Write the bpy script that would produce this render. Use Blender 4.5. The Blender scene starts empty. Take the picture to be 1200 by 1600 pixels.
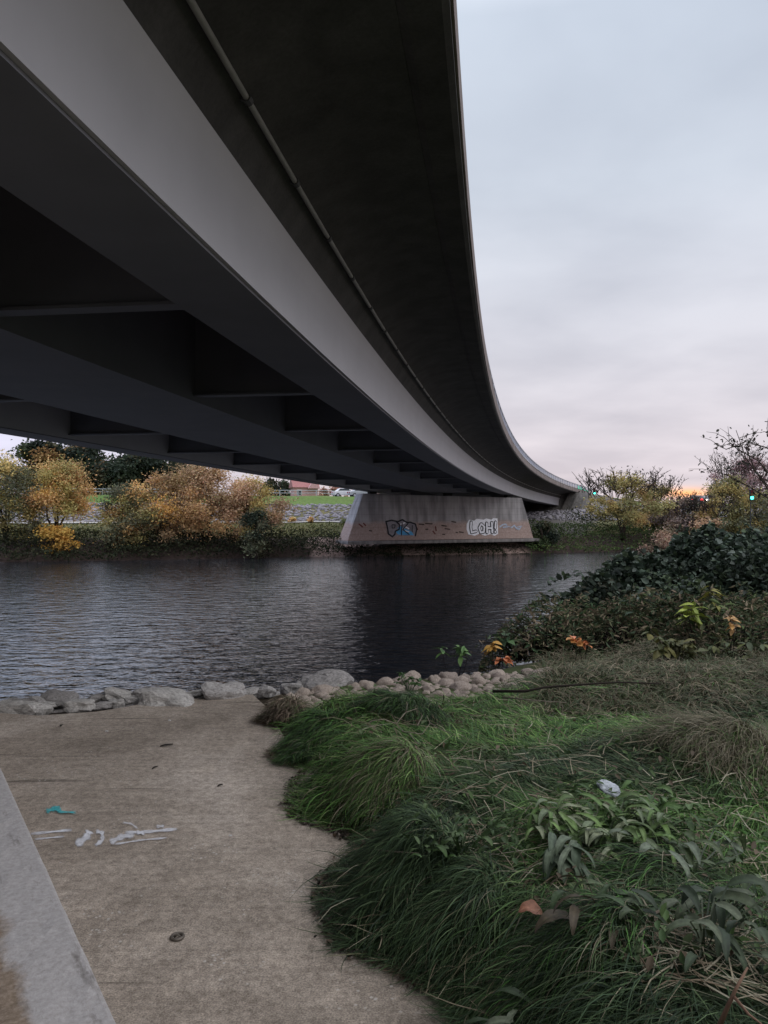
import bpy, bmesh, math, random
import numpy as np
from mathutils import Vector, Matrix, noise as mnoise
R = math.radians
random.seed(5)
rng = np.random.default_rng(5)
S = bpy.context.scene
COL = S.collection

# ------------------------------------------------------------------ camera
cd = bpy.data.cameras.new("camera"); cam = bpy.data.objects.new("camera", cd); COL.objects.link(cam)
cam.location = (0, 0, 0); cam.rotation_euler = (R(90), 0, 0)
cd.sensor_fit = 'VERTICAL'; cd.sensor_height = 36; cd.lens = 27.0      # f = 1200 px of 1600
cd.clip_end = 6000; cd.clip_start = 0.05
S.camera = cam
S.render.resolution_x = 768; S.render.resolution_y = 1024

# ------------------------------------------------------------------ world, sun
def setup_world():
    w = bpy.data.worlds.new("World"); S.world = w; w.use_nodes = True
    nt = w.node_tree; N = nt.nodes; L = nt.links; N.clear()
    out = N.new('ShaderNodeOutputWorld')
    def math_(op, a, b=None, c=None):
        n = N.new('ShaderNodeMath'); n.operation = op
        for i, v in enumerate((a, b, c)):
            if v is None: continue
            if isinstance(v, (int, float)): n.inputs[i].default_value = v
            else: L.new(v, n.inputs[i])
        return n.outputs[0]
    sky = N.new('ShaderNodeTexSky'); sky.sky_type = 'NISHITA'; sky.sun_disc = False
    sky.sun_elevation = R(3); sky.sun_rotation = R(120)
    b1 = N.new('ShaderNodeBackground'); b1.inputs[1].default_value = 0.012
    L.new(sky.outputs[0], b1.inputs[0])
    tc = N.new('ShaderNodeTexCoord'); sep = N.new('ShaderNodeSeparateXYZ'); L.new(tc.outputs['Generated'], sep.inputs[0])
    x, y, z = sep.outputs
    ramp = N.new('ShaderNodeValToRGB'); e = ramp.color_ramp.elements
    e[0].position = 0.0; e[0].color = (.67, .585, .62, 1)
    e[1].position = 1.0; e[1].color = (1.72, 1.78, 1.90, 1)
    for p, c in ((.06, (.665, .61, .66, 1)), (.2, (.625, .625, .69, 1)), (.38, (.575, .625, .71, 1)), (.54, (.555, .62, .72, 1)), (.68, (1.15, 1.2, 1.32, 1))):
        k = ramp.color_ramp.elements.new(p); k.color = c
    L.new(z, ramp.inputs[0])
    # cloud sheet: project on a plane high above, so the bands flatten towards the horizon
    zz = math_('ADD', math_('MAXIMUM', z, 0), 0.14)
    comb = N.new('ShaderNodeCombineXYZ'); L.new(math_('DIVIDE', x, zz), comb.inputs[0]); L.new(math_('DIVIDE', y, zz), comb.inputs[1])
    no = N.new('ShaderNodeTexNoise'); no.inputs['Scale'].default_value = 1.3; no.inputs['Detail'].default_value = 5; no.inputs['Roughness'].default_value = .48
    no.inputs['Distortion'].default_value = .15
    L.new(comb.outputs[0], no.inputs['Vector'])
    cr = N.new('ShaderNodeValToRGB'); cr.color_ramp.elements[0].position = .36; cr.color_ramp.elements[0].color = (.90, .90, .915, 1)
    cr.color_ramp.elements[1].position = .66; cr.color_ramp.elements[1].color = (1.12, 1.11, 1.10, 1)
    L.new(no.outputs[0], cr.inputs[0])
    mul = N.new('ShaderNodeMix'); mul.data_type = 'RGBA'; mul.blend_type = 'MULTIPLY'; mul.inputs[0].default_value = 1
    L.new(ramp.outputs[0], mul.inputs[6]); L.new(cr.outputs[0], mul.inputs[7])
    # the side away from the sunset is a little bluer and brighter
    away = math_('MINIMUM', math_('MAXIMUM', math_('MULTIPLY', math_('ADD', x, .12), -1.7), 0), 1)
    bl = N.new('ShaderNodeMix'); bl.data_type = 'RGBA'; bl.blend_type = 'MULTIPLY'; L.new(away, bl.inputs[0]); L.new(mul.outputs[2], bl.inputs[6]); bl.inputs[7].default_value = (1.12, 1.25, 1.55, 1)
    mul = bl
    # strip of sunset under the cloud base
    az = math_('ARCTAN2', x, y)
    ga = math_('POWER', math_('DIVIDE', math_('SUBTRACT', az, .375), .030), 2)
    ge = math_('POWER', math_('DIVIDE', math_('SUBTRACT', z, .0225), .0065), 2)
    g = math_('EXPONENT', math_('MULTIPLY', math_('ADD', ga, ge), -1))
    gl = N.new('ShaderNodeMix'); gl.data_type = 'RGBA'; L.new(g, gl.inputs[0])
    L.new(mul.outputs[2], gl.inputs[6]); gl.inputs[7].default_value = (1.4, .64, .27, 1)
    b2 = N.new('ShaderNodeBackground'); b2.inputs[1].default_value = 1.09; L.new(gl.outputs[2], b2.inputs[0])
    ad = N.new('ShaderNodeAddShader'); L.new(b1.outputs[0], ad.inputs[0]); L.new(b2.outputs[0], ad.inputs[1])
    L.new(ad.outputs[0], out.inputs[0])
setup_world()
sl = bpy.data.lights.new("sun", 'SUN'); sun = bpy.data.objects.new("sun", sl); COL.objects.link(sun)
sl.energy = 0.5; sl.angle = R(25); sl.color = (1, .93, .88)
sun.rotation_euler = (R(52), 0, R(60))         # dull light from the open side, right of the bridge
S.view_settings.view_transform = 'Standard'; S.view_settings.look = 'None'
S.view_settings.gamma = 1; S.view_settings.exposure = 0.0
S.render.engine = 'CYCLES'
S.cycles.max_bounces = 6; S.cycles.diffuse_bounces = 3; S.cycles.glossy_bounces = 3; S.cycles.transparent_max_bounces = 4

# ------------------------------------------------------------------ helpers
def at(px, py, Y):                      # photo pixel + distance -> point
    return Vector(((px-600)/1200*Y, Y, (800-py)/1200*Y))
def tag(o, label=None, cat=None, group=None, kind=None):
    if label: o['label'] = label
    if cat: o['category'] = cat
    if group: o['group'] = group
    if kind: o['kind'] = kind
    return o
def mesh_obj(name, verts, faces, mat, parent=None, col=None, smooth=False, loc=None):
    me = bpy.data.meshes.new(name)
    verts = np.asarray(verts, dtype=np.float32)
    if isinstance(faces, np.ndarray) and faces.ndim == 2:
        n, k = faces.shape
        me.vertices.add(len(verts)); me.vertices.foreach_set('co', verts.ravel())
        me.loops.add(n*k); me.loops.foreach_set('vertex_index', faces.ravel().astype(np.int32))
        me.polygons.add(n); me.polygons.foreach_set('loop_start', np.arange(0, n*k, k, dtype=np.int32))
        me.update(calc_edges=True)
    else:
        me.from_pydata([tuple(map(float, v)) for v in verts], [], [tuple(int(i) for i in f) for f in faces]); me.update()
    if col is not None:
        a = me.color_attributes.new('col', 'FLOAT_COLOR', 'POINT')
        c = np.ones((len(verts), 4), np.float32); c[:, :3] = col
        a.data.foreach_set('color', c.ravel())
    if smooth: me.polygons.foreach_set('use_smooth', np.ones(len(me.polygons), bool))
    me.materials.append(mat)
    o = bpy.data.objects.new(name, me); COL.objects.link(o)
    if parent: o.parent = parent
    if loc is not None: o.location = loc
    return o
def empty(name, loc=(0, 0, 0), rz=0):
    o = bpy.data.objects.new(name, None); COL.objects.link(o); o.location = loc; o.rotation_euler = (0, 0, rz); o.empty_display_size = .3
    return o
def copy_tree(o, parent=None):
    c = o.copy(); COL.objects.link(c); c.parent = parent
    for ch in o.children: copy_tree(ch, c)
    return c
class MB:
    def __init__(s): s.v = []; s.f = []
    def box(s, cx, cy, cz, sx, sy, sz, rz=0, M=None):
        b = len(s.v); c, q = math.cos(rz), math.sin(rz)
        for dz in (-1, 1):
            for dx, dy in ((-1, -1), (1, -1), (1, 1), (-1, 1)):
                x, y = dx*sx/2, dy*sy/2
                p = Vector((cx+x*c-y*q, cy+x*q+y*c, cz+dz*sz/2))
                s.v.append(tuple(M @ p) if M else tuple(p))
        s.f += [(b, b+3, b+2, b+1), (b+4, b+5, b+6, b+7), (b, b+1, b+5, b+4), (b+1, b+2, b+6, b+5), (b+2, b+3, b+7, b+6), (b+3, b, b+4, b+7)]
        return s
    def tube(s, pts, rad, n=6, cap=True):
        b0 = len(s.v); P = [Vector(p) for p in pts]
        if not hasattr(rad, '__len__'): rad = [rad]*len(P)
        prev = None
        for i, p in enumerate(P):
            d = (P[min(i+1, len(P)-1)]-P[max(i-1, 0)])
            if d.length < 1e-9: d = Vector((0, 0, 1))
            d.normalize()
            a = d.cross(Vector((0, 0, 1))) if abs(d.z) < .95 else d.cross(Vector((1, 0, 0)))
            if prev is not None:
                a = prev - d*prev.dot(d)
                if a.length < 1e-6: a = d.orthogonal()
            a.normalize(); prev = a; bb = d.cross(a)
            for k in range(n):
                t = 2*math.pi*k/n; q = p+(a*math.cos(t)+bb*math.sin(t))*rad[i]; s.v.append(tuple(q))
        for i in range(len(P)-1):
            for k in range(n):
                u = b0+i*n+k; w = b0+i*n+(k+1) % n
                s.f.append((u, w, w+n, u+n))
        if cap:
            s.f.append(tuple(b0+k for k in range(n))[::-1]); s.f.append(tuple(b0+(len(P)-1)*n+k for k in range(n)))
        return s
    def add(s, v, f):
        b = len(s.v); s.v += [tuple(p) for p in v]; s.f += [tuple(b+i for i in q) for q in f]; return s
    def build(s, name, mat, parent=None, smooth=False, col=None, loc=None):
        return mesh_obj(name, s.v, s.f, mat, parent, smooth=smooth, col=col, loc=loc)
def bevel(o, w, seg=2):
    m = o.modifiers.new('bevel', 'BEVEL'); m.width = w; m.segments = seg; m.limit_method = 'ANGLE'; return o

# ------------------------------------------------------------------ materials
def mat_new(name, rough=.8, spec=.3):
    m = bpy.data.materials.new(name); m.use_nodes = True
    p = m.node_tree.nodes['Principled BSDF']; p.inputs['Roughness'].default_value = rough
    p.inputs['Specular IOR Level'].default_value = spec
    return m, m.node_tree, p
def tex(nt, kind, coord='Object', scale=(1, 1, 1), rot=(0, 0, 0), **kw):
    N, L = nt.nodes, nt.links
    tc = N.new('ShaderNodeTexCoord'); mp = N.new('ShaderNodeMapping'); mp.inputs['Scale'].default_value = scale; mp.inputs['Rotation'].default_value = rot
    L.new(tc.outputs[coord], mp.inputs[0])
    t = N.new('ShaderNodeTex'+kind); L.new(mp.outputs[0], t.inputs['Vector'])
    for k, v in kw.items():
        k = k.replace('_', ' ')
        if k in t.inputs: t.inputs[k].default_value = v
        else: setattr(t, k.replace(' ', '_'), v)
    return t
def ramp(nt, src, stops):
    r = nt.nodes.new('ShaderNodeValToRGB'); e = r.color_ramp.elements
    e[0].position, e[0].color = stops[0][0], (*stops[0][1], 1)
    e[1].position, e[1].color = stops[-1][0], (*stops[-1][1], 1)
    for p, c in stops[1:-1]: e.new(p).color = (*c, 1)
    nt.links.new(src, r.inputs[0]); return r.outputs[0]
def mix(nt, fac, a, b, mode='MIX'):
    m = nt.nodes.new('ShaderNodeMix'); m.data_type = 'RGBA'; m.blend_type = mode
    for i, v in ((0, fac), (6, a), (7, b)):
        if isinstance(v, (int, float)): m.inputs[i].default_value = v
        elif isinstance(v, tuple): m.inputs[i].default_value = (*v, 1) if len(v) == 3 else v
        else: nt.links.new(v, m.inputs[i])
    return m.outputs[2]
def bump(nt, p, src, strength=.3, dist=.02, prev=None):
    b = nt.nodes.new('ShaderNodeBump'); b.inputs['Strength'].default_value = strength; b.inputs['Distance'].default_value = dist
    nt.links.new(src, b.inputs['Height'])
    if prev: nt.links.new(prev, b.inputs['Normal'])
    nt.links.new(b.outputs[0], p.inputs['Normal']); return b.outputs[0]
def simple(name, c, rough=.7, var=.25, scale=6, spec=.3, metal=0, bs=.15, bd=.01):
    m, nt, p = mat_new(name, rough, spec); p.inputs['Metallic'].default_value = metal
    n = tex(nt, 'Noise', scale=(1, 1, 1), Scale=scale, Detail=6, Roughness=.6)
    c0 = tuple(x*(1-var) for x in c); c1 = tuple(min(1, x*(1+var)) for x in c)
    nt.links.new(ramp(nt, n.outputs[0], [(.3, c0), (.7, c1)]), p.inputs['Base Color'])
    if bs: bump(nt, p, n.outputs[0], bs, bd)
    return m
def attr_mat(name, rough=.6, spec=.25, trans=0., noise_amt=.0, nscale=40, bs=0, bd=.01):
    m, nt, p = mat_new(name, rough, spec); N, L = nt.nodes, nt.links
    a = N.new('ShaderNodeAttribute'); a.attribute_name = 'col'; c = a.outputs['Color']
    if noise_amt:
        n = tex(nt, 'Noise', Scale=nscale, Detail=5, Roughness=.65)
        lo, hi = 1-noise_amt, 1+noise_amt
        c = mix(nt, 1.0, c, ramp(nt, n.outputs[0], [(.3, (lo,)*3), (.7, (hi,)*3)]), 'MULTIPLY')
        if bs: bump(nt, p, n.outputs[0], bs, bd)
    L.new(c, p.inputs['Base Color'])
    if trans:
        t = N.new('ShaderNodeBsdfTranslucent'); L.new(c, t.inputs[0]); ms = N.new('ShaderNodeMixShader'); ms.inputs[0].default_value = trans
        L.new(p.outputs[0], ms.inputs[1]); L.new(t.outputs[0], ms.inputs[2]); L.new(ms.outputs[0], N['Material Output'].inputs[0])
    return m
def emit(name, c, s):
    m, nt, p = mat_new(name, .4); p.inputs['Base Color'].default_value = (*c, 1)
    p.inputs['Emission Color'].default_value = (*c, 1); p.inputs['Emission Strength'].default_value = s; return m
M = {}
M['leaf'] = attr_mat('foliage_leaves', .75, .15, .2)
M['glossleaf'] = attr_mat('bramble_leaves', .62, .25, .15)
M['broadleaf'] = attr_mat('broad_leaves', .55, .3, .15, .3, 60)
M['grass'] = attr_mat('grass_blades', .6, .22, .15)
M['ground'] = attr_mat('soil_and_turf', .95, .1, 0, .35, 3, .6, .05)
M['bark'] = simple('bark', (.06, .048, .038), .9, .4, 8, .1)
M['twig'] = simple('pale_twig', (.22, .19, .15), .85, .3, 20, .1)
M['darktwig'] = simple('dark_stem', (.035, .028, .024), .85, .3, 20, .1)
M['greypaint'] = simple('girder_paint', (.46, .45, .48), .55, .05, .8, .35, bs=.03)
M['shadepaint'] = simple('girder_paint_shaded', (.17, .17, .19), .6, .08, 1, .3, bs=.03)  # girder paint darkened, the undersides' shade is put into the colour
M['pipe'] = simple('drain_pipe', (.24, .235, .22), .5, .12, 5, .35)
M['bracket'] = simple('pipe_bracket', (.05, .05, .05), .6, .2, 5)
M['rail'] = simple('galvanised_rail', (.42, .42, .45), .5, .15, 3, .4)
M['farrail'] = simple('painted_fence_rail', (.42, .44, .47), .6, .15, 3)
M['rubber'] = simple('black_rubber', (.03, .03, .03), .8, .2, 5)
def concrete(name, c, blotch, stains=True):
    m, nt, p = mat_new(name, .88, .2)
    n1 = tex(nt, 'Noise', Scale=.9, Detail=7, Roughness=.62)
    n2 = tex(nt, 'Noise', Scale=22, Detail=6, Roughness=.7)
    st = tex(nt, 'Noise', scale=(1.6, 1.6, .12), Scale=1.5, Detail=5)
    base = ramp(nt, n1.outputs[0], [(.3, tuple(x*.8 for x in c)), (.7, tuple(x*1.15 for x in c))])
    base = mix(nt, 1., base, ramp(nt, n2.outputs[0], [(.35, (.85,)*3), (.7, (1.12,)*3)]), 'MULTIPLY')
    if stains: base = mix(nt, 1., base, ramp(nt, st.outputs[0], [(.38, blotch), (.6, (1, 1, 1))]), 'MULTIPLY')
    nt.links.new(base, p.inputs['Base Color']); bump(nt, p, n2.outputs[0], .35, .01); return m
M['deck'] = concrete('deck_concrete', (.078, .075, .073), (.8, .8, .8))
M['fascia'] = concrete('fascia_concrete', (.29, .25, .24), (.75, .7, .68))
M['abut'] = concrete('abutment_concrete', (.27, .25, .24), (.6, .6, .6))
def pier_mat():
    m, nt, p = mat_new('pier_concrete', .9, .2); N, L = nt.nodes, nt.links
    tc = N.new('ShaderNodeTexCoord'); sp = N.new('ShaderNodeSeparateXYZ'); L.new(tc.outputs['Object'], sp.inputs[0])
    n1 = tex(nt, 'Noise', Scale=.6, Detail=7, Roughness=.65)
    n2 = tex(nt, 'Noise', scale=(1, 1, 1), Scale=6, Detail=7, Roughness=.75)
    st = tex(nt, 'Noise', scale=(1.3, 1.3, .1), Scale=1.6, Detail=4)
    top = ramp(nt, n1.outputs[0], [(.3, (.33, .315, .315)), (.7, (.44, .42, .42))])
    top = mix(nt, 1., top, ramp(nt, st.outputs[0], [(.35, (.62, .62, .62)), (.6, (1.05, 1.05, 1.05))]), 'MULTIPLY')
    low = ramp(nt, n2.outputs[0], [(.26, (.12, .06, .05)), (.36, (.32, .23, .20)), (.6, (.44, .34, .30)), (.8, (.48, .41, .39))])
    # worn, pinkish band on the lower half with a ragged top
    h = N.new('ShaderNodeMath'); h.operation = 'MULTIPLY_ADD'; L.new(n1.outputs[0], h.inputs[0]); h.inputs[1].default_value = .9; L.new(sp.outputs[2], h.inputs[2])
    k = N.new('ShaderNodeMapRange'); L.new(h.outputs[0], k.inputs[0]); k.inputs[1].default_value = 1.95; k.inputs[2].default_value = 2.35
    base = mix(nt, k.outputs[0], low, top)
    # shuttering lines
    w = N.new('ShaderNodeMath'); w.operation = 'PINGPONG'; L.new(sp.outputs[2], w.inputs[0]); w.inputs[1].default_value = .31
    wl = ramp(nt, w.outputs[0], [(0.0, (.78,)*3), (.035, (1.,)*3)])
    base = mix(nt, 1., base, wl, 'MULTIPLY')
    L.new(base, p.inputs['Base Color']); bump(nt, p, n2.outputs[0], .5, .03); return m
M['pier'] = pier_mat()
def path_mat():
    m, nt, p = mat_new('platform_concrete', .93, .12)
    big = tex(nt, 'Noise', Scale=.75, Detail=8, Roughness=.62, Distortion=.4)
    mid = tex(nt, 'Noise', Scale=5, Detail=8, Roughness=.72)
    fine = tex(nt, 'Noise', Scale=150, Detail=3, Roughness=.7)
    streak = tex(nt, 'Noise', scale=(.55, 16, 1), rot=(0, 0, R(-7)), Scale=1.5, Detail=6, Roughness=.6)
    joint = tex(nt, 'Noise', scale=(.25, 5, 1), rot=(0, 0, R(-9)), Scale=2.2, Detail=4, Roughness=.5, Distortion=.3)
    vo = tex(nt, 'Voronoi', Scale=26, Randomness=1.)
    peb = tex(nt, 'Voronoi', Scale=30, Randomness=1.)
    b = ramp(nt, big.outputs[0], [(.30, (.20, .167, .135)), (.45, (.305, .257, .212)), (.56, (.36, .306, .255)), (.7, (.45, .39, .335))])
    b = mix(nt, 1., b, ramp(nt, mid.outputs[0], [(.3, (.80, .79, .78)), (.5, (.98, .98, .98)), (.72, (1.16, 1.15, 1.14))]), 'MULTIPLY')
    b = mix(nt, 1., b, ramp(nt, streak.outputs[0], [(.32, (.88,)*3), (.5, (1,)*3), (.68, (1.05,)*3)]), 'MULTIPLY')
    b = mix(nt, 1., b, ramp(nt, joint.outputs[0], [(.29, (.5,)*3), (.34, (1,)*3)]), 'MULTIPLY')
    b = mix(nt, 1., b, ramp(nt, fine.outputs[0], [(.3, (.5,)*3), (.5, (1,)*3), (.7, (1.5,)*3)]), 'MULTIPLY')
    gr = tex(nt, 'Noise', Scale=34, Detail=5, Roughness=.75)
    b = mix(nt, 1., b, ramp(nt, gr.outputs[0], [(.34, (.68, .67, .66)), (.5, (1,)*3), (.66, (1.32, 1.31, 1.3))]), 'MULTIPLY')
    # scattered pale chips, more of them in worn patches
    sp = ramp(nt, peb.outputs['Distance'], [(.13, (1,)*3), (.21, (0,)*3)])
    wr = tex(nt, 'Noise', Scale=2.3, Detail=6, Roughness=.7)
    wear = ramp(nt, wr.outputs[0], [(.50, (.04,)*3), (.64, (.85,)*3)])
    f = mix(nt, 1., sp, wear, 'MULTIPLY')
    b = mix(nt, f, b, (.55, .51, .47))
    pit = ramp(nt, vo.outputs['Distance'], [(.03, (.45,)*3), (.09, (1,)*3)])
    b = mix(nt, 1., b, pit, 'MULTIPLY')
    nt.links.new(b, p.inputs['Base Color'])
    nb = bump(nt, p, streak.outputs[0], .25, .008); nb = bump(nt, p, mid.outputs[0], .5, .015, nb); bump(nt, p, fine.outputs[0], .5, .003, nb)
    return m
M['path'] = path_mat()
def wall_mat():
    m, nt, p = mat_new('weathered_wall_top', .85, .2); N, L = nt.nodes, nt.links
    tc = N.new('ShaderNodeTexCoord'); sp = N.new('ShaderNodeSeparateXYZ'); L.new(tc.outputs['Object'], sp.inputs[0])
    n1 = tex(nt, 'Noise', Scale=7, Detail=7, Roughness=.65); n2 = tex(nt, 'Noise', Scale=60, Detail=6, Roughness=.75)
    n3 = tex(nt, 'Noise', scale=(1, .25, 1), Scale=14, Detail=6, Roughness=.7)
    light = ramp(nt, n2.outputs[0], [(.3, (.30, .28, .265)), (.6, (.43, .405, .395)), (.8, (.54, .515, .50))])
    light = mix(nt, 1., light, ramp(nt, n3.outputs[0], [(.31, (.55, .53, .51)), (.42, (1,)*3)]), 'MULTIPLY')
    tan = ramp(nt, n2.outputs[0], [(.3, (.13, .095, .065)), (.55, (.26, .20, .15)), (.8, (.38, .32, .26))])
    h = N.new('ShaderNodeMath'); h.operation = 'MULTIPLY_ADD'; L.new(n1.outputs[0], h.inputs[0]); h.inputs[1].default_value = .14; L.new(sp.outputs[0], h.inputs[2])
    k = N.new('ShaderNodeMapRange'); L.new(h.outputs[0], k.inputs[0]); k.inputs[1].default_value = -.105; k.inputs[2].default_value = -.075
    b = mix(nt, k.outputs[0], tan, light)
    L.new(b, p.inputs['Base Color']); nb = bump(nt, p, n1.outputs[0], .4, .02); bump(nt, p, n2.outputs[0], .4, .005, nb); return m
M['wall'] = wall_mat()
def rock_mat(name, a, b, c):
    m, nt, p = mat_new(name, .85, .25)
    oi = nt.nodes.new('ShaderNodeObjectInfo')
    n1 = tex(nt, 'Noise', Scale=9, Detail=7, Roughness=.65); n2 = tex(nt, 'Noise', Scale=45, Detail=6, Roughness=.7)
    col = ramp(nt, n1.outputs[0], [(.3, a), (.5, b), (.72, c)])
    col = mix(nt, 1., col, ramp(nt, n2.outputs[0], [(.3, (.75,)*3), (.7, (1.2,)*3)]), 'MULTIPLY')
    col = mix(nt, 1., col, ramp(nt, oi.outputs['Random'], [(0, (.68, .66, .66)), (.5, (.95, .93, .93)), (1, (1.15, 1.13, 1.1))]), 'MULTIPLY')
    nt.links.new(col, p.inputs['Base Color']); nb = bump(nt, p, n1.outputs[0], .5, .02); bump(nt, p, n2.outputs[0], .5, .008, nb); return m
M['palerock'] = rock_mat('pale_limestone', (.18, .17, .16), (.42, .405, .385), (.6, .58, .555))
M['tanrock'] = rock_mat('tan_cobble', (.17, .135, .115), (.36, .30, .255), (.50, .44, .385))
M['riprap'] = attr_mat('riprap_stone', .85, .2, 0, .25, 4)
def water_mat():
    m, nt, p = mat_new('river_water', .03, .5)
    p.inputs['Base Color'].default_value = (.012, .014, .018, 1); p.inputs['IOR'].default_value = 1.9
    a = tex(nt, 'Noise', scale=(1.0, 1.9, 1), rot=(0, 0, R(-12)), Scale=1.25, Detail=3, Roughness=.42, Distortion=.5)
    b = tex(nt, 'Noise', scale=(.8, 1.7, 1), rot=(0, 0, R(10)), Scale=5.5, Detail=2, Roughness=.5, Distortion=.4)
    c = tex(nt, 'Noise', scale=(.3, .6, 1), rot=(0, 0, R(5)), Scale=.22, Detail=2)   # wind patches
    nb = bump(nt, p, a.outputs[0], 1., .105); bump(nt, p, b.outputs[0], 1., .016, nb)
    return m
M['water'] = water_mat()

# ------------------------------------------------------------------ bridge axis (fitted curve)
TH = (0.1166, 0.0023, -0.0012, 0.0013); ZZ = (2.6452, -0.0008, -0.0120, 0.0002)
sA = np.arange(-32, 150.01, .25)
thA = TH[0]+TH[1]*sA+TH[2]*sA**2*1e-2+TH[3]*sA**3*1e-4
xA = np.concatenate([[0], np.cumsum(np.sin((thA[1:]+thA[:-1])/2)*.25)]); yA = np.concatenate([[0], np.cumsum(np.cos((thA[1:]+thA[:-1])/2)*.25)])
i0 = np.argmin(abs(sA)); xA -= xA[i0]; yA -= yA[i0]
zA = ZZ[0]+ZZ[1]*sA+ZZ[2]*sA**2*1e-2+ZZ[3]*sA**3*1e-4
zA = np.where(sA < 0, ZZ[0], zA)
def bp(s, u, dz=0.):
    th = np.interp(s, sA, thA); return Vector((float(np.interp(s, sA, xA)+math.cos(th)*u), float(np.interp(s, sA, yA)-math.sin(th)*u), float(np.interp(s, sA, zA)+dz)))
def sweep(mb, prof, s0, s1, step=1.5, closed=True):
    ss = np.linspace(s0, s1, max(2, int((s1-s0)/step)+1)); n = len(prof); b = len(mb.v)
    for s in ss:
        for u, dz in prof: mb.v.append(tuple(bp(s, u, dz)))
    for i in range(len(ss)-1):
        for k in range(n if closed else n-1):
            a = b+i*n+k; c = b+i*n+(k+1) % n; mb.f.append((a, c, c+n, a+n))
    if closed:
        mb.f.append(tuple(b+k for k in range(n))[::-1]); mb.f.append(tuple(b+(len(ss)-1)*n+k for k in range(n)))
    return mb
S0, S1 = -26., 121.

# ------------------------------------------------------------------ terrain
T16 = R(16.4); tv = np.array([math.cos(T16), math.sin(T16)]); nv = np.array([-math.sin(T16), math.cos(T16)])
V0 = 71.0; HW = -4.2
def w2uv(w): return None
BND = [(395, 1085), (410, 1112), (428, 1150), (432, 1180), (490, 1192), (462, 1225), (455, 1262), (475, 1284), (530, 1300), (572, 1325), (525, 1362), (502, 1400), (520, 1450), (540, 1485), (640, 1520), (700, 1556), (735, 1600)]
def gp(px, py, z=-1.6):
    Y = -z*1200/(py-800); return ((px-600)/1200*Y, Y)
bnd = [gp(*q) for q in BND]
bnd = [(-1.1, 6.9)]+bnd+[(.34, 2.0), (.45, 1.2), (.5, -2), (.4, -14)]
bndA = np.array(bnd)
def sm(t): t = np.clip(t, 0, 1); return t*t*(3-2*t)
def vnoise(x, y, sc, seed=0):           # cheap smooth value noise, vectorised
    x = np.asarray(x, float)*sc+seed*17.3; y = np.asarray(y, float)*sc+seed*9.1
    xi = np.floor(x); yi = np.floor(y); fx = x-xi; fy = y-yi; fx = fx*fx*(3-2*fx); fy = fy*fy*(3-2*fy)
    def h(a, b):
        n = np.sin(a*127.1+b*311.7+seed*74.7)*43758.5453; return n-np.floor(n)
    return (h(xi, yi)*(1-fx)+h(xi+1, yi)*fx)*(1-fy)+(h(xi, yi+1)*(1-fx)+h(xi+1, yi+1)*fx)*fy
def side_dist(X, Y):
    """signed distance to the platform/grass border, positive on the grass side (right)"""
    X = np.asarray(X, float); Y = np.asarray(Y, float); d = np.full(X.shape, 1e9)
    for a, b in zip(bndA[:-1], bndA[1:]):
        e = b-a; t = np.clip(((X-a[0])*e[0]+(Y-a[1])*e[1])/(e@e), 0, 1)
        d = np.minimum(d, np.hypot(X-a[0]-e[0]*t, Y-a[1]-e[1]*t))
    ins = np.zeros(X.shape, bool)       # even-odd against the platform polygon
    poly = np.vstack([bndA, [(-40, -14), (-40, 6.9)]]); n = len(poly)
    for i in range(n):
        x0, y0 = poly[i]; x1, y1 = poly[(i+1) % n]
        if y0 == y1: continue
        c = ((y0 > Y) != (y1 > Y)) & (X < (x1-x0)*(Y-y0)/(y1-y0)+x0); ins ^= c
    return np.where(ins, -d, d)
EDX = np.array([-60, -4, -2.2, -1.2, -.4, .3, .9, 1.7, 3, 5, 9, 15, 30, 60]); EDY = np.array([5.2, 6.0, 6.5, 6.8, 6.95, 7.15, 7.4, 8.1, 10.0, 12.5, 17, 22, 27, 36])
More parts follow.
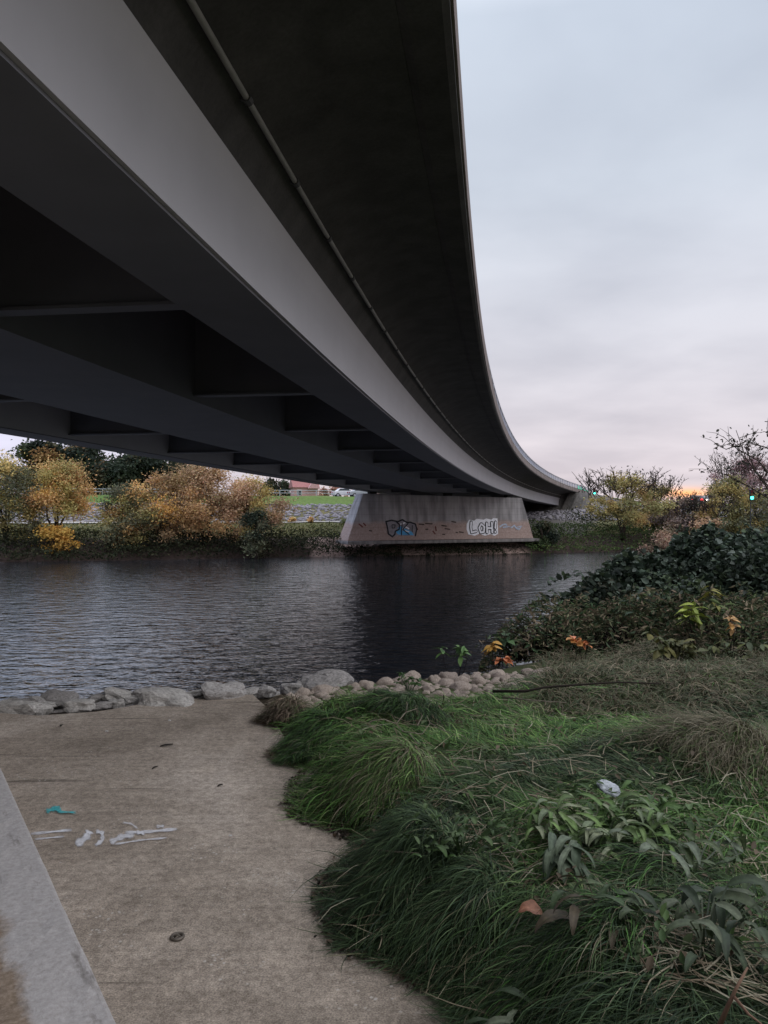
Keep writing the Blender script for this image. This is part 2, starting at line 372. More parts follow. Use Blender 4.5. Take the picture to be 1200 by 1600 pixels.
def terrain(X, Y):
    X = np.asarray(X, float); Y = np.asarray(Y, float)
    sd = side_dist(X, Y)
    ed = np.interp(X, EDX, EDY)
    mound = sm(sd/.45)*(.10+.20*vnoise(X, Y, 1.1, 1)+.08*vnoise(X, Y, 3.0, 2))
    near = np.where(sd > 0, -1.62+mound, -1.72)
    right = sm((X-2.5)/6)*.35*sm((sd)/2); near = near+right
    over = Y-ed
    fade = sm(1-(over+1.5)/.5)
    bandz = -1.66+.10*sm((X+1.2)/.7)
    near = np.where(over > -1.5, bandz*(1-fade)+near*fade, near)
    drop = np.maximum(over, 0)
    near = near-np.where(drop > 0, drop*.36, 0)
    near = np.maximum(near, -5.6)
    v = X*nv[0]+Y*nv[1]; u = X*tv[0]+Y*tv[1]; w = v-V0
    w = w + 1.0*(vnoise(u, v*0, .15, 4)-.5)
    rightside = sm((u-30)/30)
    crest = 2.25-.95*rightside
    pw = [-14, 0, 1.0, 3.2, 6, 14, 16.5, 27, 36, 60, 5000]
    pz = [-5.6, -4.2, -3.6, -2.75, -2.3, -1.25, -1.1, .95, 0, 0, 0]
    far = np.interp(w, pw, pz)
    far = np.where(w > 27, .95+(crest-.95)*sm((w-27)/9), far)
    far = np.where(w > 16.5, far, far)
    far = far - rightside*np.clip((w-16.5)/20, 0, 1)*.0
    far += np.where((w > 2) & (w < 200), .14*(vnoise(X, Y, .5, 7)-.5), 0)
    # ground under the bridge stays low, then rises to the abutment
    th = np.interp(Y, yA, thA); cx = np.interp(Y, yA, xA)+np.cos(th)*(-9.2); lat = (X-cx)*np.cos(th)
    sB = np.interp(Y, yA, sA)+lat*np.sin(th)
    cut = np.clip(-2.5+np.maximum(sB-84, 0)*.085, -3, 9)
    prof = np.minimum(far, cut)
    k = sm((np.abs(lat)-9.2)/2.8)
    far = np.where((w > 2) & (sB < 119), prof*(1-k)+far*k, far)
    ramp_ = np.interp(sB, sA, zA)+2.0
    k2 = sm((np.abs(lat)-9)/4)
    far = np.where(sB >= 119, np.maximum(far, ramp_*(1-k2)+far*k2), far)
    z = np.where(v < 45, near, far)
    return z
def grid_axis(fine0, fine1, step, lo, hi, grow=1.12):
    a = list(np.arange(fine0, fine1, step)); d = step; x = a[-1]
    while x < hi: d *= grow; x += d; a.append(x)
    d = step; x = fine0
    b = []
    while x > lo: d *= grow; x -= d; b.append(x)
    return np.array(b[::-1]+a)
def build_ground():
    gx = np.concatenate([grid_axis(-1.6, 6.0, .07, -60, 60, 1.10)])
    gx = np.unique(np.concatenate([gx[(gx > -9) & (gx < 14)], np.arange(-150, -8.9, 1.2), np.arange(14, 160, 1.2), -150-np.geomspace(3, 2600, 22), 160+np.geomspace(3, 2600, 22)]))
    gy = np.unique(np.concatenate([np.arange(1.2, 10.5, .07), np.arange(10.5, 24, .35), np.arange(24, 60, 3), np.arange(60, 145, .6), 145+np.geomspace(2, 3800, 26), 1.2-np.geomspace(.1, 2500, 30)]))
    X, Y = np.meshgrid(gx, gy); Z = terrain(X, Y)
    nx, ny = len(gx), len(gy)
    V = np.stack([X.ravel(), Y.ravel(), Z.ravel()], 1)
    i = np.arange(ny-1)[:, None]*nx+np.arange(nx-1)[None]; F = np.stack([i, i+1, i+1+nx, i+nx], -1).reshape(-1, 4)
    x, y, z = V.T
    v = x*nv[0]+y*nv[1]; u = x*tv[0]+y*tv[1]; w = v-V0
    c = np.empty((len(V), 3)); n = vnoise(x, y, 2.2, 3)[:, None]; n2 = vnoise(x, y, .3, 5)[:, None]
    soil = np.array([.035, .028, .02])*(1-n)+np.array([.06, .048, .033])*n
    lawn = np.array([.085, .15, .035])*(1-n2)+np.array([.13, .18, .055])*n2
    dull = np.array([.10, .10, .045])*(1-n2)+np.array([.16, .14, .07])*n2
    mud = np.array([.17, .12, .10])*(1-n)+np.array([.23, .17, .15])*n
    c[:] = soil
    sdv = side_dist(x, y); q = (sdv > .3) & (v < 45); c[q] = (soil*.5+np.array([.03, .045, .016]))[q]
    far = v > 45
    c[far] = lawn[far]
    q = far & (w < 5); c[q] = (mud*.28)[q]
    pr = far & (w < 4.6) & (u > 14) & (u < 36); c[pr] = (mud*1.6)[pr]
    q = far & (w >= 5) & (w < 26); c[q] = dull[q]
    thq = np.interp(y, yA, thA); latq = (x-np.interp(y, yA, xA)-np.cos(thq)*(-9.2))*np.cos(thq); sq = np.interp(y, yA, sA)
    q = far & (np.abs(latq) < 12.5) & (sq > 86) & (sq < 128); c[q] = np.array([.13, .12, .11])*(.7+.6*n2[q])
    q = (~far) & (y > np.interp(x, EDX, EDY)); c[q] = (mud*.35)[q]
    o = mesh_obj('ground', V, F, M['ground'], col=c, smooth=True); tag(o, kind='structure')
build_ground()

# platform (poured concrete by the river)
def build_platform():
    fr = [gp(x, y) for x, y in ((395, 1085), (330, 1090), (250, 1094), (200, 1104), (150, 1112), (60, 1118), (0, 1114))]
    fr = fr+[(-4.5, 5.75), (-12, 5.2), (-40, 4.0)]
    poly = [(x+.07, y) for x, y in bnd[2:]]; poly = [fr[0]]+poly+[(-40, -14)]+fr[::-1][:-1]
    bm = bmesh.new(); vs = [bm.verts.new((x, y, -1.6)) for x, y in poly]; f = bm.faces.new(vs)
    r = bmesh.ops.extrude_face_region(bm, geom=[f])
    for g in r['geom']:
        if isinstance(g, bmesh.types.BMVert): g.co.z -= .35
    bmesh.ops.recalc_face_normals(bm, faces=bm.faces); bmesh.ops.triangulate(bm, faces=bm.faces)
    me = bpy.data.meshes.new('concrete_path'); bm.to_mesh(me); bm.free(); me.materials.append(M['path'])
    o = bpy.data.objects.new('concrete_path', me); COL.objects.link(o); tag(o, kind='structure')
build_platform()
wm = mesh_obj('river_water', [(-900, -300, HW), (900, -300, HW), (900, 400, HW), (-900, 400, HW)], [(0, 1, 2, 3)], M['water']); tag(wm, kind='structure')
# cut the water sheet to the channel: the banks stand above it on both sides

# far footpath
def strip(name, mat, w0, w1, u0, u1, lift=.03, step=1.0):
    V = []; F = []
    for i, u in enumerate(np.arange(u0, u1, step)):
        for w in (w0, w1):
            x, y = tv*u+nv*(V0+w); V.append((x, y, float(terrain(x, y))+lift))
    n = len(V)//2; F = [(2*i, 2*i+2, 2*i+3, 2*i+1) for i in range(n-1)]
    return mesh_obj(name, V, F, mat)
M['paleway'] = simple('pale_gravel', (.40, .37, .34), .95, .15, 3)
M['asphalt'] = simple('asphalt', (.06, .06, .065), .9, .2, 3)
tag(strip('footpath', M['paleway'], 14.2, 15.6, -90, 22, .10), kind='structure')
tag(strip('road', M['asphalt'], 44, 53, -140, 200, .12, 2.), kind='structure')

# ------------------------------------------------------------------ leaf / blade / rock generators
def leaves_mesh(P, size, cols, aspect=.55, up=.3, droop=0., jitter=1., n6=False, Nrm=None):
    """P (n,3) leaf centres -> diamond leaves, randomly oriented"""
    n = len(P); size = np.broadcast_to(size, (n,)).astype(float)
    d = rng.normal(size=(n, 3)); d[:, 2] = d[:, 2]*.6-droop; d /= np.linalg.norm(d, axis=1, keepdims=True)
    nn = rng.normal(size=(n, 3))*jitter; nn[:, 2] += up
    if Nrm is not None: nn += Nrm
    s = np.cross(d, nn); s /= np.linalg.norm(s, axis=1, keepdims=True)+1e-9
    k = np.cross(s, d)
    L = size[:, None]*d*.5; W = size[:, None]*aspect*s*.5
    if n6:
        bend = k*size[:, None]*.12
        V = np.stack([P-L, P-L*.35-W*.9+bend*.4, P+L*.35-W*.8+bend*.4, P+L-bend, P+L*.35+W*.8+bend*.4, P-L*.35+W*.9+bend*.4], 1).reshape(-1, 3)
        b = np.arange(n)[:, None]*6
        F = np.concatenate([b+np.array([[0, 1, 2, 3]]), b+np.array([[0, 3, 4, 5]])]).reshape(-1, 4)
        return V, F, np.repeat(cols, 6, 0)
    V = np.stack([P-L, P-W, P+L, P+W], 1).reshape(-1, 3); F = np.arange(4*n).reshape(n, 4)
    return V, F, np.repeat(cols, 4, 0)
def pick(cols, n, var=.25):
    cols = np.array(cols); i = rng.integers(0, len(cols), n); return cols[i]*(1+var*rng.uniform(-1, 1, (n, 1)))
def blades_mesh(P, az, L, rise, w, cols, seg=5, ground=True, curl=0., lift=.012):
    """grass blades: rooted at P, heading az, arching up by 'rise' and falling over"""
    n = len(P); t = np.linspace(0, 1, seg+1)[None]
    A = az[:, None]+curl*rng.normal(size=(n, 1))*t**1.5
    hs = np.diff(t, axis=1, prepend=0)
    pitch = rise[:, None]*(1-t*1.0)-t**1.4*(1.25*rng.uniform(.5, 1, (n, 1)))
    pitch = np.maximum(pitch, -1.35)
    dx = np.cumsum(np.cos(A)*np.cos(pitch)*hs, 1)*L[:, None]; dy = np.cumsum(np.sin(A)*np.cos(pitch)*hs, 1)*L[:, None]; dz = np.cumsum(np.sin(pitch)*hs, 1)*L[:, None]
    X = P[:, :1]+dx; Y = P[:, 1:2]+dy; Z = P[:, 2:3]+dz
    if ground is True:
        G = fast_ground(X, Y)+lift+.04*rng.random((n, 1))*t; Z = np.maximum(Z, G)
    elif ground is not None: Z = np.maximum(Z, ground+.004+.02*rng.random((n, 1)))
    ww = (w[:, None]*.5)*np.clip(1.05-t**1.6, .06, 1)
    sx = -np.sin(A)*ww; sy = np.cos(A)*ww; tw = rng.uniform(-.6, .6, (n, 1))*ww
    V = np.stack([np.stack([X-sx, Y-sy, Z-tw], -1), np.stack([X+sx, Y+sy, Z+tw], -1)], 2)   # n,seg+1,2,3
    b = (np.arange(n)*(seg+1)*2)[:, None]+(np.arange(seg)*2)[None]
    F = np.stack([b, b+1, b+3, b+2], -1).reshape(-1, 4)
    C = np.repeat(cols, (seg+1)*2, 0)
    return V.reshape(-1, 3), F, C
gX = np.arange(-3, 16, .05); gY = np.arange(-1, 16, .05)
_GX, _GY = np.meshgrid(gX, gY); _GZ = terrain(_GX, _GY); _SD = side_dist(_GX, _GY)
_GZ = np.where(_SD < 0.02, -1.6, _GZ)
def bil(G, X, Y):
    fx = np.clip((X-gX[0])/.05, 0, len(gX)-2.001); fy = np.clip((Y-gY[0])/.05, 0, len(gY)-2.001)
    i = fx.astype(int); j = fy.astype(int); a = fx-i; b = fy-j
    return (G[j, i]*(1-a)+G[j, i+1]*a)*(1-b)+(G[j+1, i]*(1-a)+G[j+1, i+1]*a)*b
def fast_ground(X, Y): return bil(_GZ, X, Y)
def join(parts):
    V = []; F = []; C = []; b = 0
    for v, f, c in parts: V.append(v); F.append(f+b); C.append(c); b += len(v)
    return np.concatenate(V), np.concatenate(F), np.concatenate(C)
def rock_mesh(seed, sub=3, rough=.22, sharp=False):
    bm = bmesh.new(); bmesh.ops.create_icosphere(bm, subdivisions=sub, radius=1)
    off = Vector((seed*3.7, seed*1.3, seed*7.1))
    for v in bm.verts:
        p = v.co.copy()
        if sharp:
            c = mnoise.cell_vector(p*1.1+off); q = mnoise.noise(p*1.3+off)*.5+mnoise.noise(p*2.9+off)*.22
            m = max(abs(p.x), abs(p.y), abs(p.z)); k = 1/(.45+.55*m)*.85
            v.co = p*(k*(1+rough*q*1.6))
        else:
            q = mnoise.noise(p*1.2+off)*.8+mnoise.noise(p*3.1+off)*.3; v.co = p*(1+rough*q)
    vs = [tuple(v.co) for v in bm.verts]; fs = [tuple(v.index for v in f.verts) for f in bm.faces]; bm.free()
    return vs, fs

# ------------------------------------------------------------------ BRIDGE
bridge = empty('road_bridge', bp(75, -9.2, -4.5)); BL = Vector(bridge.location)
tag(bridge, 'long curving grey road bridge sweeping overhead and across the river onto a wide graffitied pier', 'bridge')
def bpart(mb, name, mat, parent=None, smooth=False):
    o = mb.build(name, mat, parent or bridge, smooth); o.location = -BL
    if parent: o.location = (0, 0, 0)
    return o
# deck slab
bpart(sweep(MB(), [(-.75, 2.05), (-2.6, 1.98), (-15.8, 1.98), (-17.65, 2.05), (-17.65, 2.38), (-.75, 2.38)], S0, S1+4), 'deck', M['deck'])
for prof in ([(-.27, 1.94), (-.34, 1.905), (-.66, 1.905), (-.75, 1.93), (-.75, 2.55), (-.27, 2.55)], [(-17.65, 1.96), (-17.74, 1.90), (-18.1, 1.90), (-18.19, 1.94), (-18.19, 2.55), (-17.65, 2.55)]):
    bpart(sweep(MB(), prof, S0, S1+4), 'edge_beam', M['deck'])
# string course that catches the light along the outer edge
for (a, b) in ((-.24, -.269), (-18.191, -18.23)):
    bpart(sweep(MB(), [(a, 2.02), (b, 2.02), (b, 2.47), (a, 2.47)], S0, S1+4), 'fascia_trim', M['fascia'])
COVE = np.array([(-2.68, .42), (-2.668, .70), (-2.62, .95), (-2.53, 1.17), (-2.40, 1.36), (-2.22, 1.53), (-1.98, 1.67), (-1.66, 1.79), (-1.25, 1.87), (-.752, 1.925)])
def cove_pts(a, b, n):
    t = np.linspace(a, b, n); return [(float(np.interp(q, range(len(COVE)), COVE[:, 0])), float(np.interp(q, range(len(COVE)), COVE[:, 1]))) for q in t]
def smooth_part(P, name, mat, mir):
    if mir: P = [(-18.45-u, z) for u, z in P][::-1]
    o = bpart(sweep(MB(), P, S0, S1, 1.), name, mat, smooth=True); o.data.set_sharp_from_angle(angle=R(35)); return o
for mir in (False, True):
    # upright steel side and bottom of the girder, then its curved top, dark colour standing for the overhang's shade
    smooth_part([(-2.68, 0)]+cove_pts(0, 2.6, 9)+[(-3.81, 1.082), (-3.81, 0)], 'outer_girder', M['greypaint'], mir)
    smooth_part([(-2.566, 1.085)]+cove_pts(2.6, 9, 24)[1:]+[(-.752, 1.979), (-3.81, 1.979), (-3.81, 1.085)], 'shaded_girder_top', M['deck'], mir)
bpart(sweep(MB(), [(-6.84, 0), (-10.65, 0), (-10.65, 1.979), (-6.84, 1.979)], S0, S1, 1.), 'box_girder', M['shadepaint'])
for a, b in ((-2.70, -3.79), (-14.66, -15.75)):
    bpart(sweep(MB(), [(a, -.035), (b, -.035), (b, -.001), (a, -.001)], S0, S1, 1.), 'bottom_flange', M['shadepaint'])  # plate added to carry the underside's shade as a darker girder colour
# thin bottom lip of the near girder
bpart(sweep(MB(), [(-2.655, .0), (-2.679, .0), (-2.679, .05), (-2.655, .05)], S0, S1, 1.), 'flange_lip', M['greypaint'])
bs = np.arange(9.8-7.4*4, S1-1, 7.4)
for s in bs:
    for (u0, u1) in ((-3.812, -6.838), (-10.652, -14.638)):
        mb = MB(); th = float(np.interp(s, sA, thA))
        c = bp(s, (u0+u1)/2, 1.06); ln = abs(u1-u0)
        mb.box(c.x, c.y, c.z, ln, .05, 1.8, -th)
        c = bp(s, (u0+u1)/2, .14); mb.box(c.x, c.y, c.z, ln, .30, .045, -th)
        bpart(mb, 'cross_beam', M['shadepaint'])
# stiffener ribs inside the bays
# drain pipe with its couplings
pp = [bp(s, -2.27, 1.42) for s in np.arange(S0, S1, 1.)]
pipe = bpart(MB().tube(pp, .032, 8), 'drain_pipe', M['pipe'], smooth=True)
mb = MB(); mb2 = MB()
for k, s in enumerate(np.arange(S0+1, S1-1, 1.9)):
    a, b = bp(s-.05, -2.27, 1.42), bp(s+.05, -2.27, 1.42); mb.tube([a, b], .048, 8)
    c = bp(s, -2.31, 1.47); mb.box(c.x, c.y, c.z, .05, .05, .12, -float(np.interp(s, sA, thA))); mb.build('pipe_bracket', M['bracket'], pipe); mb = MB()
# railing
def rail_part(u, nm):
    mb = MB()
    for dz, w in ((3.14, .08), (2.66, .06)):
        sweep(mb, [(u-w/2, dz), (u+w/2, dz), (u+w/2, dz+.07), (u-w/2, dz+.07)], S0, S1+8, 1.2)
    for s in np.arange(S0, S1+8, 2.0):
        p = bp(s, u, 2.85); mb.box(p.x, p.y, p.z, .10, .10, .62, -float(np.interp(s, sA, thA)))
    o = bpart(mb, 'railing', M['rail'])
    mb = MB()
    for s in np.arange(S0+.4, S1+8, .4):
        p = bp(s, u, 2.90); mb.box(p.x, p.y, p.z, .035, .035, .47, -float(np.interp(s, sA, thA)))
    tag(mb.build('balusters', M['rail'], o), kind='stuff')
rail_part(-.40, 'railing'); rail_part(-18.0, 'railing')

# pier: skewed to run along the bank
PL = np.array([-2.35, 73.62]); PR = np.array([13.9, 80.3])
pd = PR-PL; plen = float(np.hypot(*pd)); pang = math.atan2(pd[1], pd[0]); pc = (PL+PR)/2
PZ0 = -2.72; ptopL, ptopR = 1.96, 1.68
pier = empty('pier_anchor')
bpy.data.objects.remove(pier)
hl = plen/2
def pier_mesh():
    base, top, th_b, th_t = hl+1.15, hl, 1.35, .95
    V = [(-base-.55, -th_b, 0), (base, -th_b, 0), (base, th_b, 0), (-base-.55, th_b, 0), (-top, -th_t, ptopL-.2-PZ0), (top, -th_t, ptopR-.22-PZ0), (top, th_t, ptopR-.22-PZ0), (-top, th_t, ptopL-.2-PZ0)]
    F = [(0, 3, 2, 1), (4, 5, 6, 7), (0, 1, 5, 4), (1, 2, 6, 5), (2, 3, 7, 6), (3, 0, 4, 7)]
    return V, F
V, F = pier_mesh()
pier = mesh_obj('pier', V, F, M['pier'], bridge); pier.location = Vector((pc[0], pc[1], PZ0))-BL; pier.rotation_euler = (0, 0, pang); bevel(pier, .05)
mb = MB(); mb.box(-.2, -.2, -.16, 2*hl+3.4, 3.6, .30)
o = mb.build('pier_footing', M['abut'], pier); bevel(o, .05)
# bearings on the pier head
for u in (-3.25, -8.75, -15.2):
    best = min(np.arange(60, 92, .25), key=lambda s: abs(np.dot(np.array(bp(s, u)[:2])-pc, nv*0+np.array([-math.sin(pang), math.cos(pang)]))))
    p = bp(best, u)
    mb = MB(); mb.box(p.x, p.y, p.z-.16, .7, .7, .30, pang); bpart(mb, 'bearing', M['rubber'])
# graffiti on the pier face: layered painted strokes in the plane of the front face
slope = (1.35-.95)/(ptopL-.2-PZ0)
def face_pt(u, h, off):         # local pier coords on the front face
    return (u, -1.35+slope*h-off, h)
def pier_u(px): # photo x -> local u
    a = (px-600)/1200
    cx, cy = pc[0]-(-math.sin(pang))*1.2, pc[1]-math.cos(pang)*1.2
    t = (a*cy-cx)/(math.cos(pang)-a*math.sin(pang)); return t
def pier_h(px, py):
    u = pier_u(px); Y = pc[1]-math.cos(pang)*1.2+u*math.sin(pang); return (800-py)/1200*Y-PZ0
gcount = [0]
def stroke(mb, pts, w, off):
    n = 10
    P = [np.array((pier_u(x), pier_h(x, y))) for x, y in pts]
    for i, p in enumerate(P):
        off += .0012
        b = len(mb.v)
        for k in range(n): mb.v.append(face_pt(p[0]+w/2*math.cos(2*math.pi*k/n), p[1]+w/2*math.sin(2*math.pi*k/n), off))
        mb.f.append(tuple(range(b, b+n)))
        if i+1 < len(P):
            q = P[i+1]; d = q-p; l = np.hypot(*d)+1e-9; nrm = np.array([-d[1], d[0]])/l*w/2; off += .0012; b = len(mb.v)
            for c in (p-nrm, q-nrm, q+nrm, p+nrm): mb.v.append(face_pt(c[0], c[1], off))
            mb.f.append((b, b+1, b+2, b+3))
    return off
def fillpoly(mb, pts, off):
    b = len(mb.v)
    for x, y in pts: mb.v.append(face_pt(pier_u(x), pier_h(x, y), off))
    mb.f.append(tuple(range(b, b+len(pts))))
M['white'] = simple('white_paint', (.84, .84, .88), .8, .12, 4)
M['black'] = simple('black_paint', (.03, .03, .035), .8, .2, 4)
M['blue'] = simple('blue_paint', (.12, .42, .72), .8, .3, 3)
M['greyfill'] = simple('grey_paint', (.30, .28, .30), .8, .25, 3)
M['paleblue'] = simple('pale_blue_paint', (.42, .47, .56), .8, .3, 6)
LOH = [[(736, 816), (735, 824), (736, 832), (743, 830)], [(751, 819), (748, 825), (750, 832), (755, 831), (756, 823), (752, 819)], [(760, 817.5), (760, 832)], [(761, 825), (767, 825)], [(768, 816.5), (768, 832)], [(774, 816), (773, 825)], [(772.5, 831), (773, 831)]]
def build_graffiti():
    g = MB(); fillpoly(g, [(729, 819), (733, 812), (741, 813.5), (745, 810.5), (756, 812), (760, 810), (768, 812), (771, 809.5), (777.5, 810), (777.5, 834), (772, 837), (765, 834.5), (757, 837), (748, 834), (741, 837), (731, 835), (728.5, 827)], .008)
    g1 = g.build('graffiti', M['white'], pier)
    tag(g1, 'white bubble graffiti reading LOH! with black outlines')
    b = MB(); off = .012
    for s in LOH: off = stroke(b, s, .36, off)
    b.build('letter_outline', M['black'], g1)
    b = MB(); off = .05
    for s in LOH: off = stroke(b, s, .19, off)
    b.build('letter_fill', M['white'], g1)
    g = MB(); fillpoly(g, [(603, 815), (612, 813), (622, 814.5), (629, 812), (636, 815), (641, 816.5), (649, 818), (650, 827), (648, 837), (640, 837), (632, 837.5), (622, 836.5), (612, 839), (606, 834), (605, 824)], .008)
    g2 = g.build('graffiti', M['greyfill'], pier)
    tag(g2, 'grey and blue throw-up graffiti starting with the letters PK in black outline')
    b = MB(); off = stroke(b, [(603, 815), (612, 813), (622, 815), (629, 812), (633, 815), (637, 816.5), (641, 816), (649, 819), (650.5, 827), (648, 837)], .15, .012)
    off = stroke(b, [(603, 815), (605, 825), (606, 834), (612, 838.5), (616, 835), (617, 830), (623, 827), (624, 820), (619, 815)], .15, off)
    off = stroke(b, [(612, 820), (617, 820), (616, 825), (612, 825), (612, 820)], .07, off)
    off = stroke(b, [(628, 817), (627, 826), (626, 836)], .10, off); off = stroke(b, [(637, 818), (628.5, 827), (638, 835)], .10, off)
    off = stroke(b, [(643.5, 821), (643, 831)], .08, off)
    b.build('letter_outline', M['black'], g2)
    b = MB(); fillpoly(b, [(618, 831), (624, 821), (632, 826), (638, 828), (643, 831), (646, 836), (638, 836), (630, 836), (621, 835)], .010)
    b.build('paint_fill', M['blue'], g2)
    b = MB(); off = stroke(b, [(626, 819), (632, 817)], .16, .06); off = stroke(b, [(627, 828), (633, 823), (638, 826)], .13, off); off = stroke(b, [(632, 829), (638, 831)], .1, off)
    b.build('paint_highlight', M['white'], g2)
    b = MB(); off = stroke(b, [(781, 823), (785, 820), (790, 819), (792, 823), (786, 824)], .16, .01); off = stroke(b, [(790, 822), (795, 823), (799, 824)], .08, off); off = stroke(b, [(799, 824), (803, 821), (806, 825), (810, 826)], .16, off); off = stroke(b, [(808, 823), (815, 822)], .08, off); off = stroke(b, [(806, 826), (810, 827.5), (813, 824)], .1, off)
    tag(b.build('graffiti', M['paleblue'], pier), 'small faded pale blue scrawl at the right end of the pier')
    # worn dark and red patches
    M['redpaint'] = simple('dull_red_paint', (.16, .055, .045), .9, .4, 3)
    b = MB()
    for (x0, y0, x1, y1) in ((561, 819, 566, 823), (568, 818, 571, 821), (650, 824, 652, 827), (676, 830, 679, 834), (680, 823, 681, 829)):
        b = MB(); stroke(b, [(x0, y0), (x1, y1)], .14, .008); b.build('paint_patch', M['redpaint'], pier)
    b = MB()
    M['brownpaint'] = simple('dark_brown_stain', (.09, .065, .055), .9, .4, 3)
    for (x0, y0, x1, y1) in ((706, 815, 712, 816), (695, 826, 702, 827), (717, 831, 723, 832), (712, 832, 714, 832), (690, 821, 697, 822), (691, 835, 694, 835), (655, 819, 662, 819.6), (665, 818, 675, 818.6), (577, 829, 580, 829.6), (665, 827, 668, 827)):
        b = MB(); stroke(b, [(x0, y0), (x1, y1)], .13, .008); b.build('stain_patch', M['brownpaint'], pier)
build_graffiti()
# far abutment with splayed wing wall
def build_abutment():
    mb = MB(); th = float(np.interp(S1, sA, thA))
    c = bp(S1+1.0, -9.2, -1.2); mb.box(c.x, c.y, c.z+.0, 18.2, 2.6, 6.3-.4, -th)
    bpart(mb, 'abutment', M['abut'])
    a, b = bp(S1-.2, -.3), bp(S1-9, 3.2)
    zt = bp(S1, 0, 1.9).z
    V = [(a.x, a.y, -4), (b.x, b.y, -4), (b.x, b.y, .4), (a.x, a.y, zt)]
    V += [(x+.5, y+.35, z) for x, y, z in V]
    F = [(0, 1, 2, 3), (7, 6, 5, 4), (0, 4, 5, 1), (1, 5, 6, 2), (2, 6, 7, 3), (3, 7, 4, 0)]
    m2 = MB().add(V, F); bpart(m2, 'wing_wall', M['fascia'])
    # near abutment behind the camera
    mb = MB(); c = bp(S0-.6, -9.2, -1.5); mb.box(c.x, c.y, c.z, 18.2, 2, 6.8, -float(np.interp(S0, sA, thA))); bpart(mb, 'abutment', M['abut'])
build_abutment()

# ------------------------------------------------------------------ low wall, lower left
def build_wall():
    a = Vector(((185-600)/1200*1.65, 1.65, -1.1)); b = Vector(((0-600)/1200*3.34, 3.34, -1.1))
    d = (b-a).normalized(); ang = math.atan2(d.y, d.x)-math.pi/2
    o0 = a-d*2.2; n = 60
    bm = bmesh.new(); L = 8.5; W = .52
    bmesh.ops.create_grid(bm, x_segments=14, y_segments=160, size=.5)
    vs = []
    for v in bm.verts:
        x, y = v.co.x*W-W/2, (v.co.y+.5)*L
        e = .005*mnoise.noise(Vector((x*9, y*9, 0)))+.003*mnoise.noise(Vector((x*40, y*40, 1)))
        x += .002*mnoise.noise(Vector((3, y*9, 0)))
        v.co = (x, y, e)
    r = bmesh.ops.extrude_face_region(bm, geom=bm.faces[:])
    for g in r['geom']:
        if isinstance(g, bmesh.types.BMVert): g.co.z = -.56
    bmesh.ops.recalc_face_normals(bm, faces=bm.faces)
    me = bpy.data.meshes.new('low_wall'); bm.to_mesh(me); bm.free(); me.materials.append(M['wall'])
    o = bpy.data.objects.new('low_wall', me); COL.objects.link(o); o.location = (o0.x, o0.y, -1.1); o.rotation_euler = (0, 0, ang)
    bevel(o, .012, 3)
    tag(o, 'low pale weathered concrete wall running along the left side of the platform', 'wall')
build_wall()

